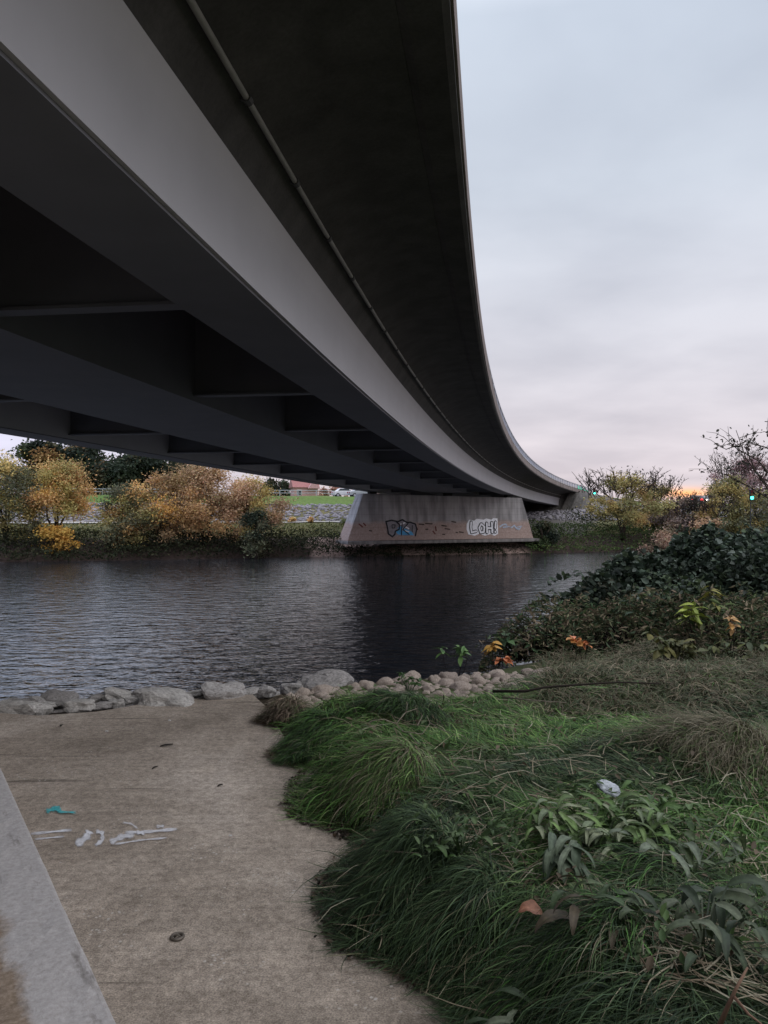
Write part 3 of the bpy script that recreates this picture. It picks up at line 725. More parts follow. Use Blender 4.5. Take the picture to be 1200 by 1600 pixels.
# ------------------------------------------------------------------ rocks at the platform edge
def build_rocks():
    protoA = []; protoB = []
    for i in range(6):
        v, f = rock_mesh(i+1, 3, .42, True); protoA.append(mesh_obj('boulder', v, f, M['palerock'], smooth=False))
        v, f = rock_mesh(i+20, 3, .50, False); protoB.append(mesh_obj('cobble', v, f, M['tanrock'], smooth=True))
    usedA = set(); usedB = set()
    def place(protos, used, k, p, sx, sy, sz, rz, label, cat, group):
        o = protos[k] if k not in used else protos[k].copy()
        if k in used: COL.objects.link(o)
        used.add(k); o.location = p; o.scale = (sx, sy, sz); o.rotation_euler = (random.uniform(-.25, .25), random.uniform(-.25, .25), rz)
        tag(o, label, cat, group)
    big = {(350, 1077): 'largest pale grey boulder with a smooth flat top at the water edge of the platform',
           (93, 1088): 'long pale boulder with a dark underside, first large one from the left edge',
           (126, 1099): 'grey sunken boulder in front of the long pale boulder near the left edge',
           (187, 1084): 'broad low pale boulder just right of the sunken grey one',
           (238, 1079): 'pale wedge shaped boulder midway between the left edge and the largest boulder'}
    spots = [(350, 1077, 66, 32), (93, 1088, 56, 20), (126, 1099, 50, 24), (187, 1084, 60, 22), (238, 1079, 56, 24), (160, 1101, 30, 15), (28, 1098, 38, 12), (272, 1081, 44, 16), (303, 1083, 36, 14), (205, 1094, 30, 12), (392, 1079, 34, 16), (415, 1078, 30, 18),
             (182, 1098, 26, 14), (60, 1094, 34, 16), (5, 1101, 30, 10), (225, 1090, 30, 12), (330, 1086, 26, 10), (375, 1083, 30, 12), (255, 1088, 26, 10), (150, 1090, 30, 14), (75, 1101, 26, 10), (40, 1106, 30, 8), (-25, 1103, 40, 14), (-60, 1108, 46, 18), (-100, 1112, 40, 16)]
    for i, (x, y, w, h) in enumerate(spots):
        yb = y+h/2-1; Y = 1920/(yb-800); Y += .10
        lab = big.get((x, y), 'small pale rock wedged among the boulders along the platform edge')
        g = 'pale boulders along the water edge of the platform'
        p = Vector(((x-600)/1200*Y, Y, -1.62+h*.22/1200*Y)); sx = w/1200*Y*.56
        place(protoA, usedA, i % 6, p, sx, sx*random.uniform(.6, .8), h/1200*Y*random.uniform(.48, .62), random.uniform(-.5, .5), lab, 'rock', g)
    # dark, lower rocks on the slope behind
    for i in range(46):
        X = random.uniform(-4.4, -.5); Y = float(np.interp(X, EDX, EDY))+random.uniform(-.15, 1.0)
        s = random.choice((.06, .09, .13, .19))*random.uniform(.8, 1.2)
        place(protoA, usedA, i % 6, Vector((X, Y, float(terrain(X, Y))+.02)), s*1.3, s, s*.6, random.uniform(0, 3), 'small pale rock wedged among the boulders along the platform edge', 'rock', 'pale boulders along the water edge of the platform')
    # tan rounded stones, packed in a band to the right
    pts = []
    for t in range(16000):
        px = random.uniform(410, 880); lo = np.interp(px, [405, 500, 600, 700, 860], [1096, 1108, 1108, 1100, 1085]); hi = np.interp(px, [405, 430, 480, 560, 640, 700, 860], [1086, 1076, 1066, 1054, 1045, 1038, 1034])
        py = random.uniform(hi+6, lo+6)
        if px < 475 and py > 1088: continue
        X, Y = gp(px, py, -1.50); r = random.choice((.042, .055, .066, .08))*random.uniform(.85, 1.15)
        if all(math.hypot(X-a, Y-b) > (r+c)*.86 for a, b, c in pts): pts.append((X, Y, r))
        if len(pts) > 292: break
    for i, (X, Y, r) in enumerate(pts):
        place(protoB, usedB, i % 6, Vector((X, Y, -1.60+r*.45)), r*random.uniform(1.05, 1.4), r*random.uniform(.85, 1.15), r*random.uniform(.6, .85), random.uniform(0, 3), 'rounded tan stone in the packed band between the water and the grass', 'stone', 'rounded tan stones packed along the water edge')
build_rocks()

# ------------------------------------------------------------------ grass
GREEN = [(.065, .15, .035), (.09, .19, .045), (.13, .25, .06), (.05, .10, .035), (.20, .28, .10)]
DARK = [(.022, .040, .021), (.034, .060, .028), (.050, .084, .035), (.080, .118, .054)]
STRAW = [(.20, .17, .11), (.15, .13, .085), (.11, .105, .06), (.26, .23, .16)]
def build_meadow():
    """grass in locks: every lock shares a heading and length, so the sward reads as tumbled tufts"""
    parts = []
    M_ = 5200
    px = rng.uniform(390, 1330, M_); t = rng.random(M_); py = 1062+t**.8*(1740-1062)
    Y = 1920/(py-800)*.93; X = (px-600)/1200*Y
    xe = rng.uniform(.8, 14, 5200); ye = rng.uniform(-.8, 15.5, 5200); out = xe > ye*.58+.35; X = np.concatenate([X, xe[out]]); Y = np.concatenate([Y, ye[out]])   # the bank carries on beyond the frame
    sd = bil(_SD, X, Y); ed = np.interp(X, EDX, EDY)
    keep = (sd > .03) & (Y < ed-.75-.35*(X < 1.6))
    X, Y, sd = X[keep], Y[keep], sd[keep]; m = len(X)
    head = 3.25+1.5*(vnoise(X, Y, .8, 11)-.5)*2+.75*rng.normal(size=m)
    head = np.where(rng.random(m) < .12, rng.uniform(0, 6.28, m), head)
    e = sd < .2; head[e] = math.pi+.5*rng.normal(size=e.sum())+.3
    Lt = rng.uniform(.12, .34, m)*np.clip(.4+sd/.35, .4, 1)
    dry = sm((X-2.0-(Y-4)*.15)/1.4)*sm((Y-3.6)/1.2); pat = vnoise(X, Y, .9, 13); pat2 = vnoise(X, Y, 2.6, 14)
    lush = sm((pat-.22)/.25)*sm((Y-2.2)/.9)
    tone = rng.uniform(.55, 1.5, m); strawp = .04+.34*dry*sm((pat2-.3)/.4)+.10*sm((pat2-.6)/.2)
    nb = rng.integers(9, 34, m); idx = np.repeat(np.arange(m), nb); n = len(idx)
    side = X[idx] > Y[idx]*.58+.35
    spread = np.where(side, .09, .018+.010*Y[idx])
    x = X[idx]+spread*rng.normal(size=n); y = Y[idx]+spread*rng.normal(size=n)*.8
    s2 = bil(_SD, x, y); ok = s2 > .02; idx = idx[ok]; x = x[ok]; y = y[ok]; n = len(idx)
    az = head[idx]+.33*rng.normal(size=n); L = Lt[idx]*rng.uniform(.5, 1.25, n)
    c = pick(DARK, n, .25)*(1-lush[idx])[:, None]+pick(GREEN, n, .25)*lush[idx][:, None]
    q = rng.random(n) < strawp[idx]; c[q] = pick(STRAW, int(q.sum()), .3)
    c *= tone[idx][:, None]
    w = np.where(x > y*.58+.35, .008, np.clip(.0026+.00048*y, .0032, .0068))*rng.uniform(.5, 1.6, n)
    rise = np.clip(rng.uniform(.2, 1.15, m)[idx]+.2*rng.normal(size=n), 0, 1.4)
    parts.append(blades_mesh(np.stack([x, y, fast_ground(x, y)-.01], 1), az, L, rise, w, c, 6, True, .55))
    V, F, C = join(parts); o = mesh_obj('meadow_grass', V, F, M['grass'], col=C, smooth=True); tag(o, kind='stuff', label='long dark green grass combed over beside the platform', cat='grass')
    # dead stalks, thatch and scattered small leaves lying through the sward
    n = 2600; px = rng.uniform(420, 1300, n); py = 1075+rng.random(n)**.8*620; Y = 1920/(py-800)*.93; X = (px-600)/1200*Y; k = (bil(_SD, X, Y) > .06) & (Y < np.interp(X, EDX, EDY)-.9); X = X[k]; Y = Y[k]; n = len(X)
    V, F, C = blades_mesh(np.stack([X, Y, fast_ground(X, Y)+.05], 1), rng.uniform(0, 6.28, n), rng.uniform(.08, .34, n), rng.uniform(-.1, .9, n), rng.uniform(.0025, .006, n), pick([(.30, .26, .18), (.22, .18, .12), (.16, .12, .08), (.36, .33, .24)], n, .3), 4, True, .25, .07)
    n = 1500; px = rng.uniform(520, 1300, n); py = 1120+rng.random(n)**.8*560; Y = 1920/(py-800)*.93; X = (px-600)/1200*Y; k = (bil(_SD, X, Y) > .1) & (Y < np.interp(X, EDX, EDY)-1.2); X = X[k]; Y = Y[k]; n = len(X)
    b = leaves_mesh(np.stack([X, Y, fast_ground(X, Y)+rng.uniform(.06, .14, n)], 1), rng.uniform(.02, .05, n), pick([(.08, .13, .045), (.06, .10, .04), (.11, .15, .07), (.12, .09, .06)], n, .3), .5, 1.2, 0, .6, True)
    V, F, C = join([(V, F, C), b]); tag(mesh_obj('grass_thatch', V, F, M['grass'], col=C), 'dead stalks and little weeds scattered through the grass', 'grass', kind='stuff')
build_meadow()
def tussock(px, py, rad, n, L0, label, dry=.06, cols=GREEN, wd=.0035, stand=1.0, hump=.12, comb=3.5, kcomb=1.1):
    """px, py: middle of the foot; locks of blades rise from a low hump and are combed over towards 'comb'"""
    X0, Y0 = gp(px, py, -1.55); m = max(40, n//24)
    a = rng.uniform(0, 2*math.pi, m); r = rad*np.sqrt(rng.random(m))*(.85+.25*np.sin(a*3+px)+.12*np.sin(a*7))
    vx = np.cos(a)*(r/rad)**1.5+kcomb*math.cos(comb); vy = np.sin(a)*(r/rad)**1.5+kcomb*math.sin(comb)
    hd = np.arctan2(vy, vx)+.58*rng.normal(size=m); hd = np.where(rng.random(m) < .08, hd+rng.uniform(-1.6, 1.6, m), hd)
    Lt = L0*rng.uniform(.5, 1.15, m); tone = rng.uniform(.45, 1.75, m); rt = stand*rng.uniform(.3, 1.25, m)
    idx = rng.integers(0, m, n); sp = .02+.05*rad
    X = X0+(r*np.cos(a))[idx]+sp*rng.normal(size=n); Y = Y0+(r*np.sin(a)*.8)[idx]+sp*.8*rng.normal(size=n)
    rr = np.hypot(X-X0, Y-Y0)/rad
    Z = np.maximum(fast_ground(X, Y), -1.61)+hump*np.clip(1-rr**2, 0, 1)*(.6+.8*vnoise(X, Y, 8, 53))
    az = hd[idx]+.26*rng.normal(size=n); L = Lt[idx]*rng.uniform(.6, 1.15, n)
    c = pick(cols, n, .25)*tone[idx][:, None]; q = rng.random(n) < dry*np.where(tone[idx] > 1.1, 2.2, .5); c[q] = pick(STRAW, int(q.sum()), .3)
    V, F, C = blades_mesh(np.stack([X, Y, Z], 1), az, L, np.clip(rt[idx]+.18*rng.normal(size=n), 0, 1.5), wd*rng.uniform(.6, 1.7, n), c, 7, True, .5, .01)
    # dead thatch and bits of leaf under the skirt
    k = n//5; a = rng.uniform(0, 2*math.pi, k); X = X0+rad*(1.05+.12*rng.normal(size=k))*np.cos(a)-.04; Y = Y0+rad*(.9+.1*rng.normal(size=k))*np.sin(a)
    cc = pick([(.13, .09, .06), (.09, .06, .04), (.20, .15, .10), (.05, .035, .025)], k, .3)
    b = blades_mesh(np.stack([X, Y, fast_ground(X, Y)+.008], 1), a+rng.normal(size=k)*1.2, .09*rng.uniform(.4, 1.3, k), rng.uniform(0, .4, k), np.full(k, wd*1.3), cc, 4, True, .8, .004)
    V, F, C = join([(V, F, C), b]); V = V-np.array([X0, Y0, -1.6]); o = mesh_obj('grass_tussock', V, F, M['grass'], col=C, smooth=True, loc=(X0, Y0, -1.6))
    tag(o, label, 'grass tuft', 'grass tussocks spilling over the platform edge')
BRN = [(.10, .075, .055), (.14, .11, .08), (.07, .05, .04), (.06, .07, .035)]
tussock(450, 1116, .15, 3400, .17, 'small brown dried tussock nearest the rocks', .3, [(.22, .16, .12), (.30, .23, .17), (.15, .11, .085), (.12, .12, .07)], .0045, stand=1.3, hump=.11, kcomb=.4)
tussock(498, 1168, .23, 6500, .18, 'rounded dark green tussock just behind the small brown dried one', .05, DARK+GREEN[:2], .0033, hump=.09, kcomb=1.)
tussock(640, 1160, .30, 6000, .19, 'dark bushy tussock with pale bare twigs caught in it', .06, DARK+GREEN[:1], .0033, hump=.11, kcomb=1.)
tussock(615, 1262, .25, 9000, .22, 'bright tussock with straw tipped blades arching over a wide dip in the platform edge', .26, GREEN, .0028, 1.1, .13, 3.45, 1.8)
tussock(668, 1405, .21, 11000, .19, 'largest very dark tussock bulging far over the platform', .02, DARK, .0028, .9, .13, 3.1, 2.6)
tussock(735, 1472, .20, 10000, .19, 'very dark low tussock in front of the largest one', .03, DARK, .0028, .9, .10, 3.2, 2.6)
tussock(920, 1590, .26, 6000, .20, 'dark tussock mixed with broad leaves at the bottom of the view', .08, DARK+GREEN[:1], .0022, comb=3.3, kcomb=1.8)
tussock(1150, 1235, .45, 6500, .34, 'straw coloured tussock of long dry blades at the right', .6, STRAW+GREEN, .0026, 1.1, comb=3.3, kcomb=2.2)
tussock(1090, 1490, .38, 9000, .30, 'dark tussock arching over the dry stems at the lower right', .08, DARK+GREEN[:1], .0024, .9, .10, 3.2, 2.2)

def leaf_litter():
    n = 1500; seg = rng.integers(5, len(bndA)-5, n); t = rng.random(n)[:, None]
    P = bndA[seg]*(1-t)+bndA[seg+1]*t; d = bndA[seg+1]-bndA[seg]; nn = np.stack([d[:, 1], -d[:, 0]], 1); nn /= np.linalg.norm(nn, axis=1, keepdims=True); nn *= -np.sign(nn[:, :1]+1e-9)*-1
    P = P+np.array([-1, 0])*np.abs(rng.normal(size=(n, 1)))*.022+.014*rng.normal(size=(n, 2))
    V, F, C = leaves_mesh(np.column_stack([P, np.full(n, -1.592)+.006*rng.random(n)]), rng.uniform(.008, .032, n), pick([(.03, .022, .018), (.09, .06, .045), (.05, .04, .03), (.16, .11, .08), (.22, .19, .16)], n, .3), .6, 3., 0, .35, True)
    tag(mesh_obj('leaf_litter', V, F, M['grass'], col=C), 'dark crumbs and dead leaf scraps along the scalloped grass edge', 'litter', kind='stuff')
leaf_litter()

# ------------------------------------------------------------------ broad leaved weeds
def broad_leaf(base, az, L, W, rise, col, fold=.25, wav=.06, seg=9):
    V = []; C = []; t = np.linspace(0, 1, seg+1); pos = Vector(base); pitch = rise; ph = random.uniform(0, 6)
    d = Vector((math.cos(az), math.sin(az), 0)); sd = Vector((-math.sin(az), math.cos(az), 0)); roll = random.uniform(-.5, .5)
    for i, k in enumerate(t):
        pitch = rise-1.5*k*k*random.uniform(.9, 1.05)
        if i: pos = pos+(d*math.cos(pitch)+Vector((0, 0, 1))*math.sin(pitch))*L/seg
        gz = float(fast_ground(np.array([pos.x]), np.array([pos.y]))[0])+.03
        if pos.z < gz: pos.z = gz
        wd = W*(math.sin(math.pi*min(1, k**.75*.97+.03))**.8)*.5+.003
        up = Vector((0, 0, 1)); s2 = (sd*math.cos(roll)+up*math.sin(roll))
        e = wav*W*math.sin(ph+k*14)
        V += [pos-s2*wd+up*(fold*wd+e), pos-s2*wd*.5+up*(fold*wd*.4), pos, pos+s2*wd*.5+up*(fold*wd*.4), pos+s2*wd+up*(fold*wd-e)]
        for j in range(5): C.append(np.array(col)*(1.35 if j == 2 else 1))
    F = []
    for i in range(seg):
        for j in range(4): a = i*5+j; F.append((a, a+1, a+6, a+5))
    return np.array([tuple(v) for v in V]), np.array(F), np.array(C)
def weed(name, px, py, specs, label, cat='plant', z=-1.35, group=None):
    X0, Y0 = gp(px, py, z); g = float(fast_ground(np.array([X0]), np.array([Y0]))[0])
    parts = []
    for (dx, dy, az, L, W, rise, c) in specs:
        b = np.array((X0+dx, Y0+dy, g+.10+random.uniform(0, .09))); a = np.array((X0, Y0, g+.03)); m = (a+b)/2+np.array((0, 0, .02)); sd = np.array((-dy, dx, 0)); sd = sd/(np.hypot(dx, dy)+1e-6)*.0025+np.array((0, 0, .001))
        parts.append(broad_leaf(tuple(b), az, L, W, rise, c))
        parts.append((np.array([a-sd, a+sd, m-sd, m+sd, b-sd, b+sd]), np.array([[0, 1, 3, 2], [2, 3, 5, 4]]), np.repeat(np.array([c])*.9, 6, 0)))
    V, F, C = join(parts); V = V-np.array([X0, Y0, g])
    o = mesh_obj(name, V, F, M['broadleaf'], col=C, smooth=True, loc=(X0, Y0, g)); tag(o, label, cat, group); return o
LG = [(.10, .17, .05), (.07, .13, .045), (.13, .20, .08), (.09, .14, .075)]
def rnd_specs(n, spread, a0, a1, L0, L1, W0, W1, cols, r0=.2, r1=1.1):
    return [(random.uniform(-spread, spread), random.uniform(-spread, spread)*.7, random.uniform(a0, a1), random.uniform(L0, L1), random.uniform(W0, W1), random.uniform(r0, r1), random.choice(cols)) for _ in range(n)]
LG2 = [(.10, .17, .05), (.13, .21, .06), (.18, .26, .10), (.15, .19, .11), (.23, .26, .16), (.07, .11, .035)]
weed('dock_plant', 940, 1335, rnd_specs(130, .26, 2.0, 6.4, .07, .16, .012, .026, LG2, -.2, .8), 'light green dock plant of long leaves below the crumpled plastic bag')
weed('dock_plant', 880, 1378, rnd_specs(18, .06, 4.0, 5.4, .10, .17, .018, .032, [(.12, .15, .10), (.15, .18, .125), (.08, .11, .07)], -.3, .3), 'fan of grey green drooping leaves hanging below the light green dock plant')
weed('dock_plant', 1000, 1310, rnd_specs(70, .24, 0, 6.28, .06, .15, .012, .026, [(.07, .13, .035), (.09, .15, .05), (.05, .09, .03)], 0, .8), 'bright green leafy weed just right of the crumpled plastic bag')
weed('dock_plant', 1080, 1370, rnd_specs(26, .22, 0, 6.28, .08, .16, .014, .028, [(.14, .17, .12), (.09, .12, .06), (.06, .09, .04)], -.1, .6), 'sparse grey green weed right of the light green dock plant')
weed('dock_plant', 950, 1500, rnd_specs(24, .14, 2.5, 6.2, .08, .15, .02, .036, [(.055, .085, .04), (.08, .11, .05), (.10, .13, .075), (.07, .055, .035)], -.1, .7), 'coarse dark dock plant with a wrinkled leaf near the bottom centre of the grass')
weed('dock_plant', 1100, 1530, rnd_specs(30, .24, 3.2, 6.2, .09, .16, .02, .036, [(.045, .065, .035), (.07, .09, .05), (.10, .12, .075), (.035, .05, .03)], -.1, .7), 'large leaved dark weed at the lower right corner')
weed('dock_plant', 830, 1560, rnd_specs(20, .12, 2.6, 5.5, .09, .17, .016, .03, [(.045, .065, .035), (.06, .09, .04), (.13, .15, .10)], -.1, .6), 'low dark weed with pale bent leaves nearest the platform at the bottom')
weed('creeping_weed', 720, 1345, rnd_specs(60, .22, 0, 6.28, .03, .07, .012, .02, [(.05, .09, .028), (.07, .11, .04), (.035, .06, .02)]), 'patch of small leaved green weed above the largest dark tussock')
weed('creeping_weed', 640, 1085, rnd_specs(22, .10, 0, 6.28, .04, .09, .015, .025, [(.06, .11, .035), (.04, .08, .025)]), 'small green weed growing against the tan stones')

# ------------------------------------------------------------------ litter, sticks, small things
def crumple(px, py):
    X, Y = gp(px, py, -1.30)
    bm = bmesh.new(); bmesh.ops.create_icosphere(bm, subdivisions=4, radius=1)
    for v in bm.verts:
        p = v.co.copy(); c = mnoise.cell_vector(p*1.4)
        q = 1+.22*mnoise.noise(p*1.6)+.16*abs(mnoise.noise(Vector((p.x*6, p.y*2.2, p.z*5))))-.10*abs(mnoise.noise(p*7)); v.co = Vector((p.x*.055, p.y*.04, p.z*.02))*q
    me = bpy.data.meshes.new('plastic_bag'); bm.to_mesh(me); bm.free(); me.materials.append(simple('crumpled_plastic', (.36, .39, .42), .35, .35, 60, .5))
    o = bpy.data.objects.new('plastic_bag', me); COL.objects.link(o)
    o.location = (X, Y, float(fast_ground(np.array([X]), np.array([Y]))[0])+.10); o.rotation_euler = (.3, .35, -.3)
    tag(o, 'crumpled pale plastic bag lying on the green grass', 'litter')
crumple(952, 1246)
def stick(name, pts, r, mat, label, cat='stick', branches=()):
    mb = MB(); P = [Vector(p) for p in pts]; o0 = P[0].copy(); n = len(P)
    mb.tube([p-o0 for p in P], [r*(1-.6*i/(n-1)) for i in range(n)], 5)
    for br in branches:
        B = [Vector(p) for p in br]; m = len(B); mb.tube([p-o0 for p in B], [r*.7*(1-.6*i/(m-1)) for i in range(m)], 5)
    o = mb.build(name, mat, smooth=True); o.location = o0; tag(o, label, cat); return o
def G(px, py, z): X, Y = gp(px, py, z); return (X, Y, z)
stick('dead_twig', [G(546, 1151, -1.38), G(561, 1140, -1.33), G(582, 1126, -1.28), G(600, 1124, -1.27), G(619, 1131, -1.3)], .006, M['twig'], 'pale forked dead twigs lying on the dark tussock by the rocks', 'twigs',
      [[G(619, 1131, -1.3), G(634, 1113, -1.26), G(652, 1107, -1.25)], [G(619, 1131, -1.3), G(630, 1143, -1.3), G(660, 1147, -1.31), G(672, 1130, -1.27), G(667, 1118, -1.25)], [G(561, 1140, -1.33), G(572, 1151, -1.34), G(590, 1160, -1.35)],
       [G(634, 1113, -1.26), G(637, 1098, -1.2)], [G(672, 1130, -1.27), G(690, 1140, -1.3), G(705, 1146, -1.3)], [G(652, 1134, -1.28), G(660, 1118, -1.25), G(653, 1110, -1.2)], [G(640, 1147, -1.3), G(650, 1160, -1.33), G(665, 1172, -1.35)]])
stick('fallen_branch', [G(770, 1080, -1.36), G(820, 1080, -1.33), G(850, 1074, -1.3), G(900, 1070, -1.28), G(965, 1066, -1.25), G(1030, 1068, -1.25)], .012, M['darktwig'], 'long thin dark branch lying between the undergrowth and the grass', 'branch')
stick('dry_stem', [G(785, 1089, -1.33), G(830, 1094, -1.31), G(885, 1098, -1.3)], .006, M['twig'], 'straight pale dry stem just under the long dark branch')
stick('dry_stem', [G(1125, 1600, -1.15), G(1138, 1570, -1.05), G(1150, 1545, -1.0), G(1168, 1512, -.98)], .006, simple('reddish_stem', (.20, .12, .08), .8), 'reddish bent dry stem standing at the lower right corner', 'stick', [[G(1145, 1555, -1.02), G(1170, 1585, -1.05), G(1190, 1600, -1.05)]])
stick('dry_stem', [G(965, 1345, -1.28), G(1010, 1337, -1.25), G(1070, 1335, -1.25)], .0045, M['twig'], 'pale dry stem across the right side of the light green dock plant')
stick('dry_stem', [G(590, 1328, -1.33), G(620, 1331, -1.31), G(655, 1333, -1.3)], .004, M['twig'], 'short pale dry stem on top of the largest dark tussock')
stick('dry_stem', [G(1010, 1440, -1.2), G(1060, 1448, -1.18), G(1110, 1430, -1.16)], .003, M['twig'], 'thin straw stalk above the large leaved weed at the lower right')
def small_leaf(name, px, py, z, L, W, c, label, cat='leaf', rise=.2):
    X, Y = gp(px, py, z); sg = fast_ground
    a = random.uniform(0, 6)
    if z <= -1.59:
        seg = 5; V = []; 
        for i in range(seg+1):
            k = i/seg; wd = W*math.sin(math.pi*(k*.94+.03))*.5
            for j in (-1, 0, 1): V.append(((k-.5)*L, j*wd, .004+.006*abs(j)+.003*math.sin(3*k)))
        F = [(i*3+j, i*3+j+1, i*3+j+4, i*3+j+3) for i in range(seg) for j in range(2)]
        o = mesh_obj(name, V, F, simple(name+'_surface', c, .8, .3, 40), smooth=True, loc=(X, Y, -1.6)); o.rotation_euler = (0, 0, a)
    else:
        v, f, cc = broad_leaf((X, Y, z), a, L, W, rise, c); o = mesh_obj(name, v-np.array([X, Y, z]), f, M['broadleaf'], col=cc, smooth=True, loc=(X, Y, z))
    tag(o, label, cat); return o
small_leaf('fallen_leaf', 260, 1166, -1.6, .09, .03, (.02, .016, .014), 'curled black leaf on the concrete in front of the largest boulder')
small_leaf('fallen_leaf', 242, 1201, -1.6, .05, .015, (.03, .022, .018), 'tiny dark leaf on the concrete just below the curled black one')
small_leaf('fallen_leaf', 344, 1229, -1.6, .04, .015, (.03, .022, .018), 'tiny dark leaf fragment alone in the middle of the platform')
small_leaf('fallen_leaf', 96, 1135, -1.6, .045, .03, (.04, .04, .03), 'small dark leaf behind the teal paint mark near the boulders')
small_leaf('fallen_leaf', 848, 1428, -1.27, .085, .045, (.28, .13, .08), 'single orange brown dead leaf on the dark grass', rise=.6)
def chip(px, py, r, label, c=(.55, .53, .52)):
    v, f = rock_mesh(px, 2, .4, True); X, Y = gp(px, py); o = mesh_obj('stone_chip', np.array(v)*np.array([r, r*.7, r*.35]), f, simple('pale_chip', c, .8), loc=(X, Y, -1.6+r*.2)); tag(o, label, 'stone')
chip(676, 1536, .016, 'small white stone chip at the edge of the grass near the bottom')
chip(167, 1143, .014, 'tiny white stone chip on the concrete near the boulders')
chip(265, 1126, .012, 'tiny pale stone chip behind the curled black leaf')
chip(416, 1118, .018, 'small white chip beside the small brown tussock')
chip(360, 1306, .010, 'speck of white stone in the centre of the platform')
def ring(px, py):
    X, Y = gp(px, py); mb = MB(); n = 20
    mb.tube([(.022*math.cos(2*math.pi*k/n), .022*math.sin(2*math.pi*k/n), .006) for k in range(n+1)], .006, 6)
    mb.tube([(-.012, 0, .004), (.0, .004, .012), (.014, 0, .004)], .004, 5)
    o = mb.build('metal_ring', simple('rusty_metal', (.14, .12, .10), .6, .4, 40, .4, .5), smooth=True, loc=(X, Y, -1.6)); tag(o, 'small rusty metal ring set into the concrete in the foreground', 'ring')
ring(277, 1466)
def ground_paint():
    def pm(name, c):
        m, nt, p = mat_new(name, .9, .1); L = nt.links
        a = nt.nodes.new('ShaderNodeAttribute'); a.attribute_name = 'col'
        n = tex(nt, 'Noise', scale=(1, 1, 1), Scale=60, Detail=6, Roughness=.8); n2 = tex(nt, 'Noise', Scale=14, Detail=3)
        r1 = ramp(nt, n.outputs[0], [(.30, (.25,)*3), (.48, (1,)*3)]); r2 = ramp(nt, n2.outputs[0], [(.3, (.6,)*3), (.6, (1,)*3)])
        f = mix(nt, 1., mix(nt, 1., r1, r2, 'MULTIPLY'), a.outputs['Color'], 'MULTIPLY')
        mx = nt.nodes.new('ShaderNodeMixShader'); tr = nt.nodes.new('ShaderNodeBsdfTransparent'); p.inputs['Base Color'].default_value = (*c, 1)
        L.new(f, mx.inputs[0]); L.new(tr.outputs[0], mx.inputs[1]); L.new(p.outputs[0], mx.inputs[2]); L.new(mx.outputs[0], nt.nodes['Material Output'].inputs[0]); return m
    wh = pm('worn_white_spray_paint', (.72, .72, .76)); te = pm('teal_spray_paint', (.07, .42, .45))
    V = []; F = []; C = []; lay = [0]
    def sweepline(pts, wpx, al=.85):
        """sprayed line through photo points, width in photo px, opaque core and faded rims"""
        P = [np.array(p, float) for p in pts]; Q = []
        for a, b in zip(P[:-1], P[1:]):
            for t in np.linspace(0, 1, 6)[:-1]: Q.append(a+(b-a)*t)
        Q.append(P[-1]); n = len(Q); b0 = len(V); z = -1.5965+.0005*lay[0]; lay[0] += 1
        for i, q in enumerate(Q):
            d = Q[min(i+1, n-1)]-Q[max(i-1, 0)]; d /= np.hypot(*d)+1e-9; nn = np.array([-d[1], d[0]])
            e = min(1, 5*min(i, n-1-i)/n+.3); w = wpx*(.75+.25*math.sin(i*1.7))
            for k, c in ((-1.25, 0), (-.6, al), (0, 1), (.6, al), (1.25, 0)):
                x, y = gp(*(q+nn*w*.5*k)); V.append((x, y, z)); C.append([min(1, c*e*1.5)*al]*3)
        for i in range(n-1):
            for k in range(4): a = b0+i*5+k; F.append((a, a+1, a+6, a+5))
    for pts, w, al in (([(48, 1304), (112, 1297.5)], 5, 1), ([(54, 1312.5), (100, 1308)], 3.5, .8), ([(140, 1299), (136, 1308), (119, 1322)], 14, 1), ([(150, 1300), (160, 1303), (160, 1314), (149, 1323)], 8, .9),
                       ([(172, 1318), (190, 1309), (210, 1305)], 11, 1), ([(195, 1303), (235, 1301), (277, 1297)], 6, .9), ([(180, 1321), (220, 1314.5), (261, 1311)], 3.5, 1), ([(192, 1287), (205, 1289), (216, 1297)], 4, .6), ([(213, 1303), (226, 1304)], 7, 1), ([(244, 1294), (257, 1293)], 6, .7)):
        sweepline(pts, w, al)
    tag(mesh_obj('spray_paint_mark', V, F, wh, col=np.array(C)), 'smeared white sprayed strokes on the concrete beside the low wall', 'paint mark')
    V.clear(); F.clear(); C.clear()
    sweepline([(72, 1270), (84, 1266), (96, 1268)], 9, 1); sweepline([(84, 1264), (94, 1263)], 5, .9); sweepline([(90, 1271), (119, 1272)], 4.5, 1)
    tag(mesh_obj('spray_paint_mark', V, F, te, col=np.array(C)), 'small teal splash of paint on the concrete just behind the white strokes', 'paint mark')
ground_paint()

